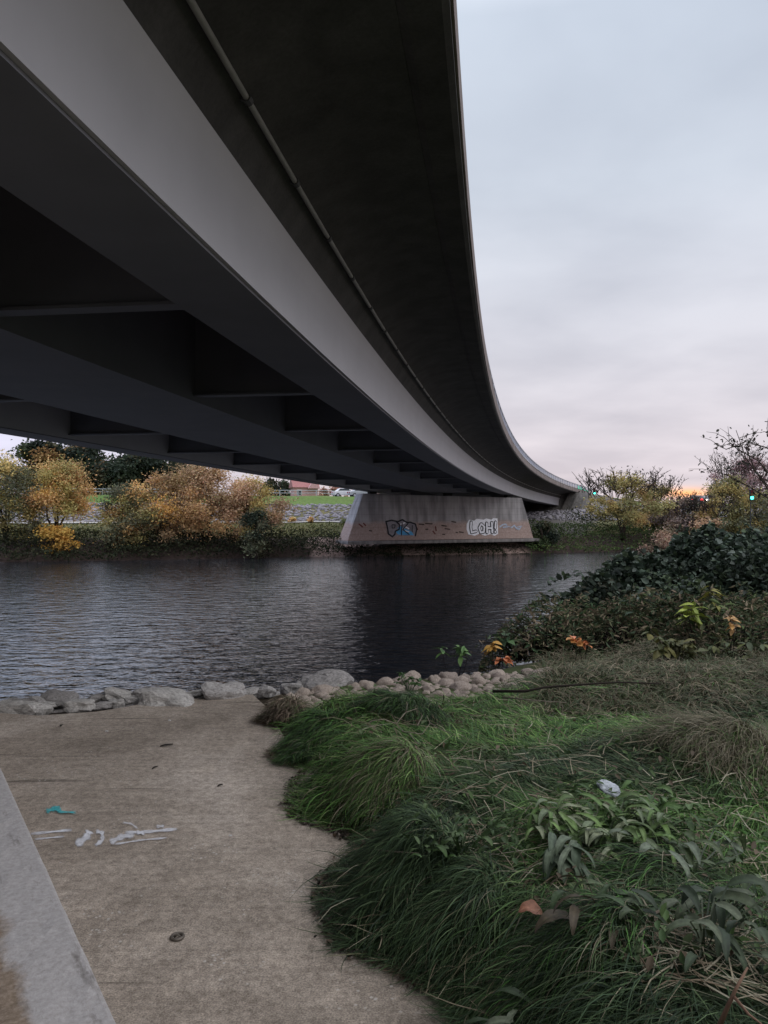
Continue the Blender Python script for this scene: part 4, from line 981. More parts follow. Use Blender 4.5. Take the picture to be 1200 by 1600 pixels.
# ------------------------------------------------------------------ trees and shrubs
def tree(name, base, H, rx, ry, n_leaf, leaf, cols, label, cat='tree', stems=5, clumps=26, low=.15, flat=1., bare=0, barec=(.03, .026, .024), droop=.2, fill=.5, twr=.03, group=None, trunk_r=.12, gloss=False, top_shape=.9, per=None, skew=0):
    B = Vector(base); root = empty(name, B); tag(root, label, cat, group)
    # clump centres inside an uneven egg
    cl = []
    for i in range(clumps):
        a = random.uniform(0, 2*math.pi); h = low+(1-low)*random.random()*.93
        prof = math.sin(math.pi*min(1, max(0.03, (h-low)/(1-low)*.82+.18)))**.6
        r = math.sqrt(random.random())*prof*random.uniform(.75, 1.1)
        cl.append((Vector((rx*r*math.cos(a)+skew*h*rx, ry*r*math.sin(a), H*h)), random.uniform(.55, 1.25)))
    tb = MB(); tips = []
    for k in range(stems):
        a = 2*math.pi*k/stems+random.uniform(-.5, .5); lean = random.uniform(.1, .6)
        top = Vector((rx*lean*math.cos(a), ry*lean*math.sin(a), H*random.uniform(.6, .9)))
        p = [Vector((.1*math.cos(a), .1*math.sin(a), -.3))]
        for t in (.2, .45, .7, 1.): p.append(Vector((top.x*t**1.2, top.y*t**1.2, top.z*t))+Vector((random.gauss(0, .05), random.gauss(0, .05), 0))*H*.3)
        tb.tube(p, [trunk_r*(1-.17*i) for i in range(5)], 6); tips.append(p)
    for c, s in cl:
        p = min((q for ps in tips for q in ps[1:] if q.z < c.z+.1), key=lambda q: (q-c).length, default=tips[0][1])
        m = p.lerp(c, .5)+Vector((random.gauss(0, .08), random.gauss(0, .08), .05*H*random.random()))
        tb.tube([p, m, c], [trunk_r*.35, trunk_r*.22, trunk_r*.1], 4)
    for k in range(bare):
        a = random.uniform(0, 2*math.pi); r = random.random()**.5
        p0 = Vector((rx*r*.8*math.cos(a)+skew*rx, ry*r*.8*math.sin(a), H*random.uniform(.65, .8))); p1 = p0+Vector((random.gauss(0, .12)+.2*math.cos(a)*r, random.gauss(0, .12), random.uniform(.22, .42)))*H
        m = p0.lerp(p1, .5)+Vector((random.gauss(0, .1), random.gauss(0, .1), 0))
        tb.tube([p0, m, p1], [twr, twr*.8, twr*.4], 4)
        for j in range(5):
            q = p0.lerp(p1, random.uniform(.3, .95)); tb.tube([q, q+Vector((random.gauss(0, .3), random.gauss(0, .2), random.uniform(.1, .5)))*H*.16], [twr*.7, twr*.3], 4)
    tb.build('trunk', M['bark'], root, smooth=True)
    P = []; C = []; Wt = np.array([s**2 for _, s in cl]); Wt = (Wt/Wt.sum()*n_leaf).astype(int)
    cr = (rx+H*.5)/2*fill*1.12
    for (c, s), n in zip(cl, Wt):
        d = rng.normal(size=(n, 3)); d /= np.linalg.norm(d, axis=1, keepdims=True); rr = cr*s*rng.random((n, 1))**.42*(1+.36*rng.normal(size=(n, 1)))
        lob = 1+.45*np.sin(d[:, :1]*7+c.x*3)*np.sin(d[:, 1:2]*6+c.z*2)*np.sin(d[:, 2:]*5+c.y)
        p = np.array(c)+d*rr*lob*np.array([1, 1, .72*flat]); P.append(p)
        cc = np.array(random.choice(cols)); base_c = cc*random.uniform(.75, 1.25)
        C.append(base_c[None]*(1+.17*rng.uniform(-1, 1, (n, 1)))*(1+.05*rng.normal(size=(n, 3))))
    P = np.concatenate(P); C = np.clip(np.concatenate(C), .003, 1)
    ok = P[:, 2] > .02*H; P = P[ok]; C = C[ok]
    V, F, CC = leaves_mesh(P, leaf*1.35*rng.uniform(.6, 1.4, len(P)), np.minimum(C*1.55*np.array([1, .97, 1.12]), .8), .6, .3, droop)
    mesh_obj('crown', V, F, M['glossleaf'] if gloss else M['leaf'], root, col=CC)
    if bare:
        P = []
        for k in range(bare*9):
            a = random.uniform(0, 2*math.pi); r = random.random()**.5; P.append((rx*r*1.05*math.cos(a)+skew*rx, ry*r*math.sin(a), H*(.75+.5*random.random()**1.6*(1-.4*r))))
        P = np.array(P); V, F, CC = leaves_mesh(P, leaf*1.5*rng.uniform(.6, 1.6, len(P)), pick([barec], len(P), .4), .4, 0, -.8)
        mesh_obj('sparse_top_leaves', V, F, M['leaf'], root, col=CC)
    return root
def base_at(px, Y): X = (px-600)/1200*Y; return (X, Y, float(terrain(X, Y)))
ORG = [(.42, .27, .10), (.36, .23, .095), (.46, .31, .12), (.30, .21, .09), (.48, .28, .075)]
TAN = [(.38, .26, .14), (.33, .23, .125), (.43, .30, .16), (.28, .20, .10)]
OLV = [(.24, .21, .075), (.30, .25, .08), (.18, .17, .065), (.34, .27, .09)]
GRY = [(.11, .12, .065), (.14, .14, .075), (.09, .095, .05)]
DKG = [(.025, .035, .02), (.035, .045, .022), (.02, .028, .018), (.05, .05, .025)]
def hpx(px, Y, ytop): z = (800-ytop)/1200*Y; return z-base_at(px, Y)[2]
def T(px, Y, ytop, wpx, n, leaf, cols, label, **k):
    b = base_at(px, Y); H = hpx(px, Y, ytop); rx = wpx/2/1200*Y*1.0
    return tree(k.pop('name', 'riverside_tree'), b, H*.93, rx, rx*.85, n, leaf, cols, label, **k)
g1 = 'autumn trees and shrubs on the far bank'
T(10, 67.5, 712, 120, 21750, .135, GRY+OLV, 'grey green willow with yellowing top at the left edge of the far bank', group=g1, low=.08, clumps=30, fill=.36)
T(88, 69, 722, 110, 21750, .135, ORG+OLV[:2], 'orange and yellow tree right of the grey green willow at the left edge', group=g1, low=.22, clumps=30, fill=.34)
T(88, 66.5, 816, 62, 3500, .16, [(.42, .27, .06), (.36, .22, .05)], 'low bright yellow shrub at the foot of the orange and yellow tree', name='yellow_shrub', group=g1, low=.1, clumps=12, fill=.42, stems=3)
T(205, 69, 742, 100, 15950, .135, OLV+ORG[:1]+GRY, 'olive green and yellow shrub at the left of the wide orange clump', group=g1, low=.1, clumps=28, fill=.36)
T(255, 70.5, 728, 120, 20300, .135, ORG+TAN, 'orange leaved tree in the left half of the wide clump', group=g1, low=.12, clumps=34, fill=.34)
T(320, 71.5, 720, 130, 24650, .135, TAN+ORG[1:2], 'tallest tan brown leaved tree in the middle of the wide clump', group=g1, low=.12, clumps=34, fill=.34)
T(388, 72.5, 735, 105, 17400, .135, OLV+TAN, 'olive tan willow at the right end of the wide clump', group=g1, low=.1, clumps=28, fill=.34)
T(400, 69.5, 788, 50, 4000, .15, GRY+DKG[:1], 'green bush at the foot of the olive tan willow', name='green_bush', group=g1, low=.1, clumps=14, fill=.4, stems=3)
g2 = 'dark trees behind the flood bank'
T(70, 128, 684, 90, 14400, .42, DKG+[(.14, .085, .03)], 'tall dark tree with a russet top at the far left behind the flood bank', name='dark_tree', group=g2, low=.15, clumps=30, fill=.33, trunk_r=.3)
T(135, 132, 690, 110, 16000, .42, DKG+[(.10, .07, .03)], 'dark brown green tree second from the left behind the flood bank', name='dark_tree', group=g2, low=.12, clumps=30, fill=.34, trunk_r=.3)
T(205, 130, 705, 110, 16000, .42, DKG, 'dark green tree third from the left behind the flood bank', name='dark_tree', group=g2, low=.1, clumps=30, fill=.35, trunk_r=.3)
T(275, 136, 712, 120, 12800, .42, DKG, 'dark green tree behind the wide orange clump', name='dark_tree', group=g2, low=.1, clumps=26, fill=.35, trunk_r=.3)
T(435, 150, 746, 50, 6400, .4, DKG, 'small dark tree left of the pink roofed house', name='dark_tree', group=g2, low=.05, clumps=16, fill=.4, trunk_r=.2)
for i, (px, yt, c) in enumerate(((505, 759, 'low brown shrub just right of the pink roofed house'), (522, 760, 'pinkish brown shrub between the house and the white car'), (536, 763, 'far orange brown shrub behind the white car'))):
    T(px, 150, yt, 20, 900, .35, [(.30, .18, .12), (.36, .24, .17), (.24, .13, .06)], c, name='far_shrub', group='brown shrubs beyond the flood bank', low=.0, clumps=8, fill=.45, stems=2)
# right side
g3 = 'autumn trees right of the bridge'
T(972, 84, 738, 128, 9500, .17, OLV+[(.34, .24, .09)], 'spreading olive yellow tree nearest the end of the bridge', group=g3, low=.30, clumps=36, fill=.24, bare=46, stems=6, twr=.045)
T(1022, 90, 748, 84, 7500, .17, OLV[:2]+TAN[:1], 'thin yellowish tree just left of the sunset glow', group=g3, low=.2, clumps=24, fill=.26, bare=40, stems=6, twr=.045)
T(1066, 86, 776, 96, 8500, .17, [(.20, .15, .11), (.26, .20, .13), (.16, .13, .10)], 'thin brownish tree with bare upright tops in front of the sunset glow', group=g3, low=.0, clumps=26, fill=.30, bare=60, stems=8, twr=.045)
T(1040, 80, 828, 110, 5000, .16, [(.22, .16, .10), (.17, .14, .08), (.26, .18, .11), (.13, .12, .06)], 'low tan shrub at the foot of the thin brownish tree', group=g3, name='tan_shrub', low=.0, clumps=20, fill=.34)
T(1108, 84, 772, 76, 7000, .16, OLV[2:]+TAN[:2]+GRY[:1], 'low olive brown tree left of the dense olive one', group=g3, low=.0, clumps=22, fill=.32, bare=34, twr=.04)
T(1140, 87, 738, 96, 14000, .17, OLV+GRY[:1]+OLV[2:3], 'dense olive tree standing before the red brown one at the right', group=g3, low=.05, clumps=40, fill=.28, stems=5)
T(1200, 85, 762, 110, 9000, .17, GRY+OLV[:1]+OLV[2:3], 'grey green tree cut by the right edge of the view', group=g3, low=.0, clumps=34, fill=.32)
T(1172, 94, 708, 130, 9500, .16, [(.24, .16, .13), (.18, .125, .11), (.28, .19, .16)], 'red brown half bare tree rising behind the dense olive tree', group=g3, low=.35, clumps=40, fill=.20, bare=64, trunk_r=.14, twr=.04)

# bank undergrowth: dark bushy ground cover along the far waterline
def undergrowth(name, label, u0, u1, w0, w1, n, hfun, cols, leaf, cat='undergrowth'):
    u = rng.uniform(u0, u1, n); w = rng.uniform(w0, w1, n)
    x = u*tv[0]+(V0+w)*nv[0]; y = u*tv[1]+(V0+w)*nv[1]
    h = hfun(u, w)*(.35+.85*vnoise(u, w, .55, 21)+.35*vnoise(u, w, 1.7, 22))
    z = terrain(x, y)+h*np.sqrt(rng.random(n))
    k = vnoise(u, w, .35, 23)[:, None]; c = pick(cols, n, .35)*(.7+.6*k)
    V, F, C = leaves_mesh(np.stack([x, y, z], 1), leaf*rng.uniform(.6, 1.4, n), c, .6, .5, .1)
    tag(mesh_obj(name, V, F, M['leaf'], col=C), label, cat, kind='stuff')
US = [(.022, .03, .017), (.03, .04, .02), (.04, .045, .022), (.055, .055, .03)]
undergrowth('bank_undergrowth', 'dark tangled undergrowth along the far waterline left of the pier', -60, 17, -1.0, 3.4, 34000, lambda u, w: 1.35+0*u, US, .2)
undergrowth('bank_undergrowth', 'low dark weeds at the water below the pier', 17, 36, -.8, 1.6, 6000, lambda u, w: .55*sm((vnoise(u, w*0, .28, 31)-.35)/.2), US, .17)
undergrowth('bank_undergrowth', 'green bushy bank right of the pier', 36.0, 95, -1.2, 8, 28000, lambda u, w: .9+.5*sm((w-3)/3)*sm((44-u)/6), [(.06, .10, .03), (.08, .13, .04), (.045, .065, .03), (.10, .12, .045)], .2)
undergrowth('bank_undergrowth', 'dark bushes behind the green bank on the right', 46, 110, 6, 11, 12000, lambda u, w: 2.2+0*u, US+[(.07, .07, .035)], .22)
undergrowth('bank_grass', 'rough yellow green grass between the waterline bushes and the footpath', -60, 22, 3., 13, 18000, lambda u, w: .35+0*u, [(.10, .12, .04), (.13, .14, .05), (.16, .14, .06)], .2, 'grass')
T(848, 80, 812, 42, 4500, .17, DKG+[(.045, .065, .025)], 'dark green rounded bush at the right foot of the pier', name='green_bush', group=g3, low=0, clumps=14, fill=.45, stems=3)
for i, (px, py, l) in enumerate(((456, 812, 'small yellow shrub at the foot of the stone slope, left of the pair'), (487, 812, 'small yellow shrub at the foot of the stone slope nearest the pier'))):
    T(px, 86.5, py-4, 12, 260, .2, [(.45, .30, .12)], l, name='yellow_shrub', low=0, clumps=5, fill=.5, stems=2, trunk_r=.03)
T(543, 86, 806, 16, 500, .2, [(.12, .14, .05)], 'small green shrub tucked against the left end of the pier', name='green_shrub', low=0, clumps=6, fill=.5, stems=2, trunk_r=.03)

# riprap on the flood bank
def build_riprap():
    rv, rf = rock_mesh(50, 1, .3, True); rv = np.array(rv); rf = np.array(rf); V = []; F = []; C = []; b = 0
    for (u0, u1) in ((-75, 26), (44, 90)):
        n = int((u1-u0)*10.5*4.2)
        for i in range(n):
            u = rng.uniform(u0, u1); w = rng.uniform(16.3, 27.2); x, y = tv*u+nv*(V0+w)
            s = rng.uniform(.16, .36)*np.array([1, 1, .55]); a = rng.uniform(0, 6.28); ca, sa = math.cos(a), math.sin(a)
            p = rv*s*rng.uniform(.7, 1.2, 3); p = np.stack([p[:, 0]*ca-p[:, 1]*sa, p[:, 0]*sa+p[:, 1]*ca, p[:, 2]], 1)+np.array([x, y, 0]); V.append(p); F.append(rf+b); b += len(rv)
            C.append(np.repeat(np.array([[.29, .27, .29]])*rng.uniform(.7, 1.2), len(rv), 0))
    V = np.concatenate(V); m = len(rv); ctr = V.reshape(-1, m, 3).mean(1); z = terrain(ctr[:, 0], ctr[:, 1])
    V[:, 2] += np.repeat(z+.05, m)
    tag(mesh_obj('riprap', V, np.concatenate(F), M['riprap'], col=np.concatenate(C)), 'grey lavender stone riprap covering the flood bank slope', 'stones', kind='stuff')
build_riprap()

# railing on the crest
def crest_fence(u0, u1, w, label):
    x, y = tv*u0+nv*(V0+w); root = empty('railing_fence', (x, y, float(terrain(x, y))), T16); tag(root, label, 'railing')
    us = np.arange(0, u1-u0, 2.6)
    def zz(u): xx, yy = tv*(u0+u)+nv*(V0+w); return float(terrain(xx, yy))-root.location.z
    mb = MB()
    for h in (.42, .80):
        for a, b in zip(us[:-1], us[1:]): mb.tube([(a, 0, zz(a)+h), (b, 0, zz(b)+h)], .04, 4)
    mb.build('rail', M['farrail'], root)
    for a in us[:100]:
        m = MB(); m.box(a, 0, zz(a)+.35, .09, .09, 1.0); m.build('post', M['farrail'], root)
crest_fence(-72, 26, 36.5, 'grey two rail metal fence along the top of the flood bank')

# house, cars, lights beyond
def house(px, Y):
    b = base_at(px, Y); r = empty('house', b, .25); tag(r, 'small house with a pink roof and gable beyond the flood bank', 'house')
    z0 = 2.3-.2-b[2] if False else 0
    mb = MB(); mb.box(0, 0, 1.0, 4.2, 5, 2.4); mb.build('wall', simple('pink_render', (.50, .30, .28), .8), r)
    mb = MB(); mb.v = [(-2.4, -2.8, 2.1), (2.4, -2.8, 2.1), (2.4, 2.8, 2.1), (-2.4, 2.8, 2.1), (-2.4, 0, 4.0), (2.4, 0, 4.0)]; mb.f = [(0, 1, 5, 4), (2, 3, 4, 5), (0, 4, 3), (1, 2, 5), (0, 3, 2, 1)]
    mb.build('roof', simple('red_tile', (.34, .15, .14), .8), r)
    mb = MB(); mb.v = [(.2, -3.4, 1.9), (2.4, -3.4, 1.9), (1.3, -3.4, 3.3), (.2, -1.2, 1.9), (2.4, -1.2, 1.9), (1.3, -1.2, 3.3)]; mb.f = [(0, 1, 2), (5, 4, 3), (0, 2, 5, 3), (1, 4, 5, 2), (0, 3, 4, 1)]
    mb.build('gable', simple('pink_gable', (.55, .33, .33), .8), r)
    mb = MB(); mb.box(-1.2, -2.52, 1.2, .9, .08, 1.0); f = mb.build('window', simple('window_frame', (.6, .6, .6)), r)
    mb = MB(); mb.box(-1.2, -2.58, 1.2, .7, .03, .8); mb.build('pane', simple('dark_glass', (.03, .035, .04), .1, .1, 2, .5), f)
    mb = MB(); mb.box(-1.5, 0, 4.1, .5, .5, .9); mb.build('chimney', M['abut'], r)
house(475, 138)
def car(px, Y, c, label, rz, lights=None, group=None):
    b = base_at(px, Y); root = empty('car', (b[0], b[1], b[2]+.12), rz); tag(root, label, 'car', group)
    # side outline swept across the width
    pr = [(-2.1, .35), (-2.15, .75), (-2.0, .95), (-1.5, 1.0), (-1.0, 1.42), (.35, 1.45), (1.05, 1.0), (1.9, .88), (2.15, .7), (2.12, .35)]
    V = [(x, s*.85*(1 if z < 1.1 else .82), z) for s in (-1, 1) for x, z in pr]; n = len(pr)
    F = [tuple(range(n))[::-1], tuple(range(n, 2*n))]+[(i, (i+1) % n, (i+1) % n+n, i+n) for i in range(n)]
    body = mesh_obj('body', V, F, simple('car_paint', c, .3, .05, 2, .5), root); bevel(body, .06)
    gm = simple('car_glass', (.03, .035, .04), .1, .1, 2, .5)
    for s in (-1, 1):
        mb = MB(); y = s*.80; mb.v = [(-1.3, y*1.02, 1.03), (.85, y*1.02, 1.03), (.28, y*.9, 1.37), (-.95, y*.9, 1.37)]; mb.v += [(x, yy+.03*s, z) for x, yy, z in mb.v]; mb.f = [(0, 1, 2, 3), (7, 6, 5, 4), (0, 4, 5, 1), (1, 5, 6, 2), (2, 6, 7, 3), (3, 7, 4, 0)]
        mb.build('side_window', gm, root)
    for x in (-1.35, 1.35):
        for s in (-1, 1):
            m = MB(); m.tube([(x, s*.70, .33), (x, s*.90, .33)], .33, 14); w = m.build('wheel', M['rubber'], root)
            m = MB(); m.tube([(x, s*.90, .33), (x, s*.915, .33)], .19, 10); m.build('rim', M['rail'], w)
    for s in (-.6, .6):
        m = MB(); m.box(2.14, s, .68, .1, .36, .2); m.build('headlight', emit('headlight_glow', (1, .9, .75), 14) if lights == 'front' else M['white'], root)
        m = MB(); m.box(-2.14, s, .78, .1, .34, .22); m.build('tail_light', emit('tail_light_glow', (1, .03, .04), 6) if lights == 'rear' else simple('red_lens', (.3, .02, .02)), root)
    return root
car(539, 124, (.75, .75, .77), 'white car passing beyond the flood bank railing', T16)
car(565, 122, (.40, .42, .45), 'grey car right of the white one, just left of the pier top', T16)
car(598, 124, (.5, .35, .33), 'dull pink car seen through the gap above the pier', T16)
car(1087, 118, (.12, .12, .13), 'dark car with glowing red tail lights seen through the trees', R(75), 'rear')
car(1106, 118, (.3, .3, .32), 'oncoming car with glowing white headlights beside the one with red tail lights', R(-105), 'front')
def signal(px, py, Y, label, board=False):
    p = at(px, py, Y); b = float(terrain(p.x, p.y)); r = empty('traffic_light', (p.x, p.y, b)); tag(r, label, 'traffic light', 'traffic lights beyond the bridge')
    h = p.z-b; mb = MB(); mb.tube([(0, 0, -.3), (0, 0, h+.2)], .05, 8); mb.build('pole', M['bracket'], r)
    mb = MB(); mb.box(0, -.16, h+.3, .4, .25, 1.2); hd = mb.build('signal_head', M['rubber'], r)
    mb = MB(); mb.tube([(0, -.285, h), (0, -.33, h)], .17, 12); mb.build('green_lamp', emit('green_signal', (.05, .9, .6), 7), hd)
    mb = MB(); mb.tube([(0, -.285, h+.36), (0, -.31, h+.36)], .15, 12); mb.build('amber_lens', simple('amber_lens', (.12, .06, .02)), hd)
    mb = MB(); mb.tube([(0, -.285, h+.70), (0, -.31, h+.70)], .15, 12); mb.build('red_lens', simple('dark_red_lens', (.1, .01, .01)), hd)
signal(1173, 778, 83, 'green traffic light seen at the right between the trees')
signal(928, 771, 128, 'green traffic light just right of the end of the bridge railing')
def sign(px, py, Y):
    p = at(px, py, Y); b = float(terrain(p.x, p.y)); r = empty('road_sign', (p.x, p.y, b), R(0)); tag(r, 'bright green slanting sign board above the far end of the bridge', 'sign')
    h = p.z-b; mb = MB(); mb.tube([(-.1, .1, -.3), (-.1, .1, h+.9)], .06, 8); mb.build('post', M['rail'], r)
    V = [(-.95, 0, h+.75), (.95, -.1, h-.2), (.95, -.1, h-.95), (-.6, 0, h-.1)]; V += [(x, y+.06, z) for x, y, z in V]
    mb = MB().add(V, [(3, 2, 1, 0), (4, 5, 6, 7), (0, 1, 5, 4), (1, 2, 6, 5), (2, 3, 7, 6), (3, 0, 4, 7)]); mb.build('sign_board', emit('green_lit_board', (.02, .62, .32), .8), r)
    mb = MB().add([(-.75, .0, h+.75), (-.5, 0, h+.45), (-.62, 0, h-.2), (-.8, 0, h+.1), (-.75, .06, h+.75), (-.5, .06, h+.45), (-.62, .06, h-.2), (-.8, .06, h+.1)], [(3, 2, 1, 0), (4, 5, 6, 7), (0, 1, 5, 4), (1, 2, 6, 5), (2, 3, 7, 6), (3, 0, 4, 7)]); mb.build('side_board', M['abut'], r)
sign(910, 765, 123)
# ------------------------------------------------------------------ near right: bramble and undergrowth
def near_ground(X, Y): return fast_ground(np.asarray(X, float), np.asarray(Y, float))
def mound_bush(name, px, Y, wx, wy, H, n, leaf, cols, label, cat='bush', gloss=True, stems=30, group=None, aspect=.62, shell=.5, ragged=.35, z0=None, canes=10):
    X0 = (px-600)/1200*Y; g = float(terrain(X0, Y)) if z0 is None else z0
    root = empty(name, (X0, Y, g)); tag(root, label, cat, group)
    a = rng.uniform(0, 2*math.pi, n); r = np.sqrt(rng.random(n))
    x = wx*r*np.cos(a); y = wy*r*np.sin(a)
    hh = H*(1-r**2.6)**.6*(.62+.5*vnoise(x+X0, y+Y, 1.6, 41)+ragged*vnoise(x+X0, y+Y, 4.5, 42))
    z = hh*(1-shell*rng.random(n)**2.2)+.03*rng.normal(size=n)
    zg = terrain(x+X0, y+Y)-g
    z = np.maximum(z, .02)+np.clip(zg, -1.5, .5)*(.5)
    k = vnoise(x+X0, y+Y, 2.4, 43)[:, None]
    lp = np.stack([x, y, z], 1)
    # arching canes that break the outline, each with its row of leaves
    mb = MB(); cane = []
    for i in range(canes):
        a = random.uniform(0, 6.28); rr = random.uniform(.5, .95); b0 = Vector((wx*rr*.5*math.cos(a), wy*rr*.5*math.sin(a), H*.3)); out = Vector((math.cos(a+random.uniform(-.5, .5)), math.sin(a), 0))
        ln = random.uniform(.45, .95)*H*1.1; P_ = [b0]; q = b0.copy(); pit = random.uniform(.7, 1.4)
        for t in range(7): q = q+(out*math.cos(pit)+Vector((0, 0, 1))*math.sin(pit))*ln/4; pit -= .32; P_.append(q.copy())
        mb.tube(P_, [.009*(1-.12*t) for t in range(8)], 4)
        for t in range(26): m = random.uniform(.8, 7); a0 = P_[int(m)]; b1 = P_[min(7, int(m)+1)]; w = a0.lerp(b1, m-int(m)); cane.append((w.x+random.gauss(0, .035), w.y+random.gauss(0, .035), w.z+random.gauss(0, .03)))
    if canes: mb.build('canes', M['darktwig'], root, smooth=True); lp = np.concatenate([lp, np.array(cane)]); k = np.concatenate([k, np.full((len(cane), 1), .6)])
    n2 = len(lp); V, F, C = leaves_mesh(lp, leaf*rng.uniform(.45, 1.0, n2)**1.0*np.where(rng.random(n2) < .15, 1.8, 1.15), pick(cols, n2, .35)*(.6+.8*k), aspect, .7, .15, .8, True)
    mesh_obj('leaves', V, F, M['glossleaf'] if gloss else M['leaf'], root, col=C)
    mb = MB()
    for i in range(stems):
        a = random.uniform(0, 6.28); rr = random.uniform(.2, 1.0); e = Vector((wx*rr*math.cos(a), wy*rr*math.sin(a), H*random.uniform(.5, 1.1)*(1-rr**3*.6)))
        s = Vector((e.x*.5, e.y*.5, 0)); m = s.lerp(e, .55)+Vector((0, 0, H*.25)); mb.tube([s, m, e], [.010, .007, .003], 4)
    mb.build('stems', M['darktwig'], root, smooth=True)
    return root
BR = [(.032, .05, .032), (.045, .068, .045), (.08, .105, .078), (.022, .034, .022), (.13, .155, .13), (.06, .085, .045)]
mound_bush('bramble_bush', 1010, 12.2, 1.3, 1.0, 1.02, 6500, .115, BR, 'dark glossy bramble mound overhanging the river at the centre right', z0=-1.9)
mound_bush('bramble_bush', 1130, 12.6, 1.7, 1.2, 1.18, 9000, .115, BR, 'taller dark bramble thicket rising towards the right edge', z0=-1.8)
mound_bush('bramble_bush', 930, 10.4, .8, .6, .68, 2600, .10, BR+[(.05, .05, .03)], 'low front lobe of bramble behind the orange leaves', z0=-1.75)
mound_bush('bramble_bush', 1200, 9.3, 1.1, .8, .80, 5200, .085, BR, 'near bramble cut by the right edge of the view', z0=-1.5)
mound_bush('green_bush', 1180, 20, 3.0, 2.0, 1.6, 7500, .12, [(.025, .04, .022), (.035, .055, .03), (.03, .04, .025)], 'tall dark green hedge like bush behind the bramble at the right', z0=-2.6, stems=20)
mound_bush('green_bush', 1065, 24, 2.5, 2.0, 1.7, 5000, .13, [(.03, .045, .024), (.045, .055, .03), (.06, .06, .035)], 'dull green bush behind the bramble mound, below the thin brownish tree', z0=-3.2, stems=20)
mound_bush('bramble_bush', 1100, 9.1, 1.15, .55, .62, 3600, .095, BR+[(.07, .10, .045), (.05, .075, .03)], 'low dark green bramble skirt between the thicket and the dry tangle', z0=-1.65)
OD = [(.17, .145, .09), (.22, .18, .12), (.12, .125, .07), (.10, .125, .07), (.26, .20, .14), (.08, .11, .065), (.06, .10, .05), (.09, .12, .05)]
mound_bush('withered_bush', 856, 8.9, .80, .45, .46, 2600, .075, OD, 'withered brown low bush between the river and the tan stones', z0=-1.72, gloss=False, stems=130, canes=10, aspect=.3, ragged=.9)
mound_bush('withered_bush', 1000, 8.6, .95, .55, .40, 3200, .075, OD, 'withered brown tangle in front of the dark bramble mound', z0=-1.65, gloss=False, stems=150, canes=10, aspect=.3, ragged=.9)
mound_bush('withered_bush', 1150, 8.0, .85, .6, .36, 3000, .075, OD+[(.09, .10, .05)], 'withered tangle reaching the right edge above the dry grass', z0=-1.5, gloss=False, stems=150, canes=10, aspect=.3, ragged=.9)
def stalks(name, label, n, area, cols, L0, L1):
    px = rng.uniform(area[0], area[2], n); py = rng.uniform(area[1], area[3], n); Y = 1920/(py-800)*.92; X = (px-600)/1200*Y
    Z = fast_ground(X, Y)
    V, F, C = blades_mesh(np.stack([X, Y, Z], 1), rng.uniform(0, 6.28, n), rng.uniform(L0, L1, n), rng.uniform(.5, 1.5, n), rng.uniform(.004, .008, n), pick(cols, n, .35), 5, True, .8)
    tag(mesh_obj(name, V, F, M['grass'], col=C), label, 'undergrowth', kind='stuff')
stalks('dry_undergrowth', 'tangle of dry brown stems and straw at the foot of the brambles', 17000, (845, 1010, 1330, 1125), [(.17, .14, .09), (.11, .09, .06), (.24, .20, .135), (.09, .10, .05), (.06, .085, .04), (.10, .12, .06)], .12, .34)
# individual leafy plants
def leafy_plant(name, px, py, Y, H, n, L, W, cols, label, spread=.25, top=None, cat='plant'):
    """thin stems carrying separate pointed leaves; px,py is the middle of the leafy part"""
    c = at(px, py, Y); g = float(terrain(c.x, c.y)); root = empty(name, (c.x, c.y, g)); tag(root, label, cat)
    mb = MB(); parts = []
    for i in range(max(3, n//6)):
        e = Vector((random.gauss(0, spread*.6), random.gauss(0, spread*.5), c.z-g+random.uniform(-.5, .5)*H)); m = e*.5+Vector((random.gauss(0, .05), 0, .05))
        mb.tube([(random.gauss(0, .04), random.gauss(0, .04), 0), m, e], [.0035, .003, .002], 4)
        for j in range(6):
            q = m.lerp(e, random.uniform(.2, 1.0)); az = random.uniform(0, 6.28); l = L*random.uniform(.6, 1.3); w = W*random.uniform(.7, 1.3); col = np.array(random.choice(cols))*random.uniform(.8, 1.2)
            pitch = random.uniform(-.5, .5); V = []; d = Vector((math.cos(az), math.sin(az), 0)); s = Vector((-math.sin(az), math.cos(az), random.uniform(-.6, .6))); up = Vector((0, 0, 1)); pos = q.copy()
            for k in range(6):
                t = k/5; pos = pos+(d*math.cos(pitch)+up*math.sin(pitch))*l/5 if k else pos; pitch -= .12; wd = w*math.sin(math.pi*(t*.93+.05))*.5
                V += [tuple(pos-s*wd+up*wd*.3), tuple(pos), tuple(pos+s*wd+up*wd*.3)]
            parts.append((np.array(V), np.array([(k*3+j2, k*3+j2+1, k*3+j2+4, k*3+j2+3) for k in range(5) for j2 in range(2)]), np.repeat(col[None], 18, 0)))
    mb.build('stems', M['darktwig'], root, smooth=True); V, F, C = join(parts); mesh_obj('leaves', V, F, M['broadleaf'], root, col=C, smooth=True)
leafy_plant('leafy_plant', 715, 1003, 8.3, .10, 24, .11, .045, [(.16, .28, .09), (.12, .22, .08)], 'bright green leaves leaning over the water at the left end of the undergrowth', .12)
leafy_plant('leafy_plant', 775, 985, 8.6, .22, 40, .11, .05, [(.08, .14, .07), (.10, .18, .07), (.06, .10, .05)], 'mid green leafy plant behind the bright green leaning leaves', .22)
leafy_plant('leafy_plant', 770, 1003, 8.2, .04, 4, .11, .045, [(.50, .28, .06)], 'yellow orange leaf among the green plants over the water', .02)
leafy_plant('leafy_plant', 790, 1030, 8.0, .04, 4, .09, .05, [(.50, .17, .07)], 'small orange red leaf just above the tan stones', .02)
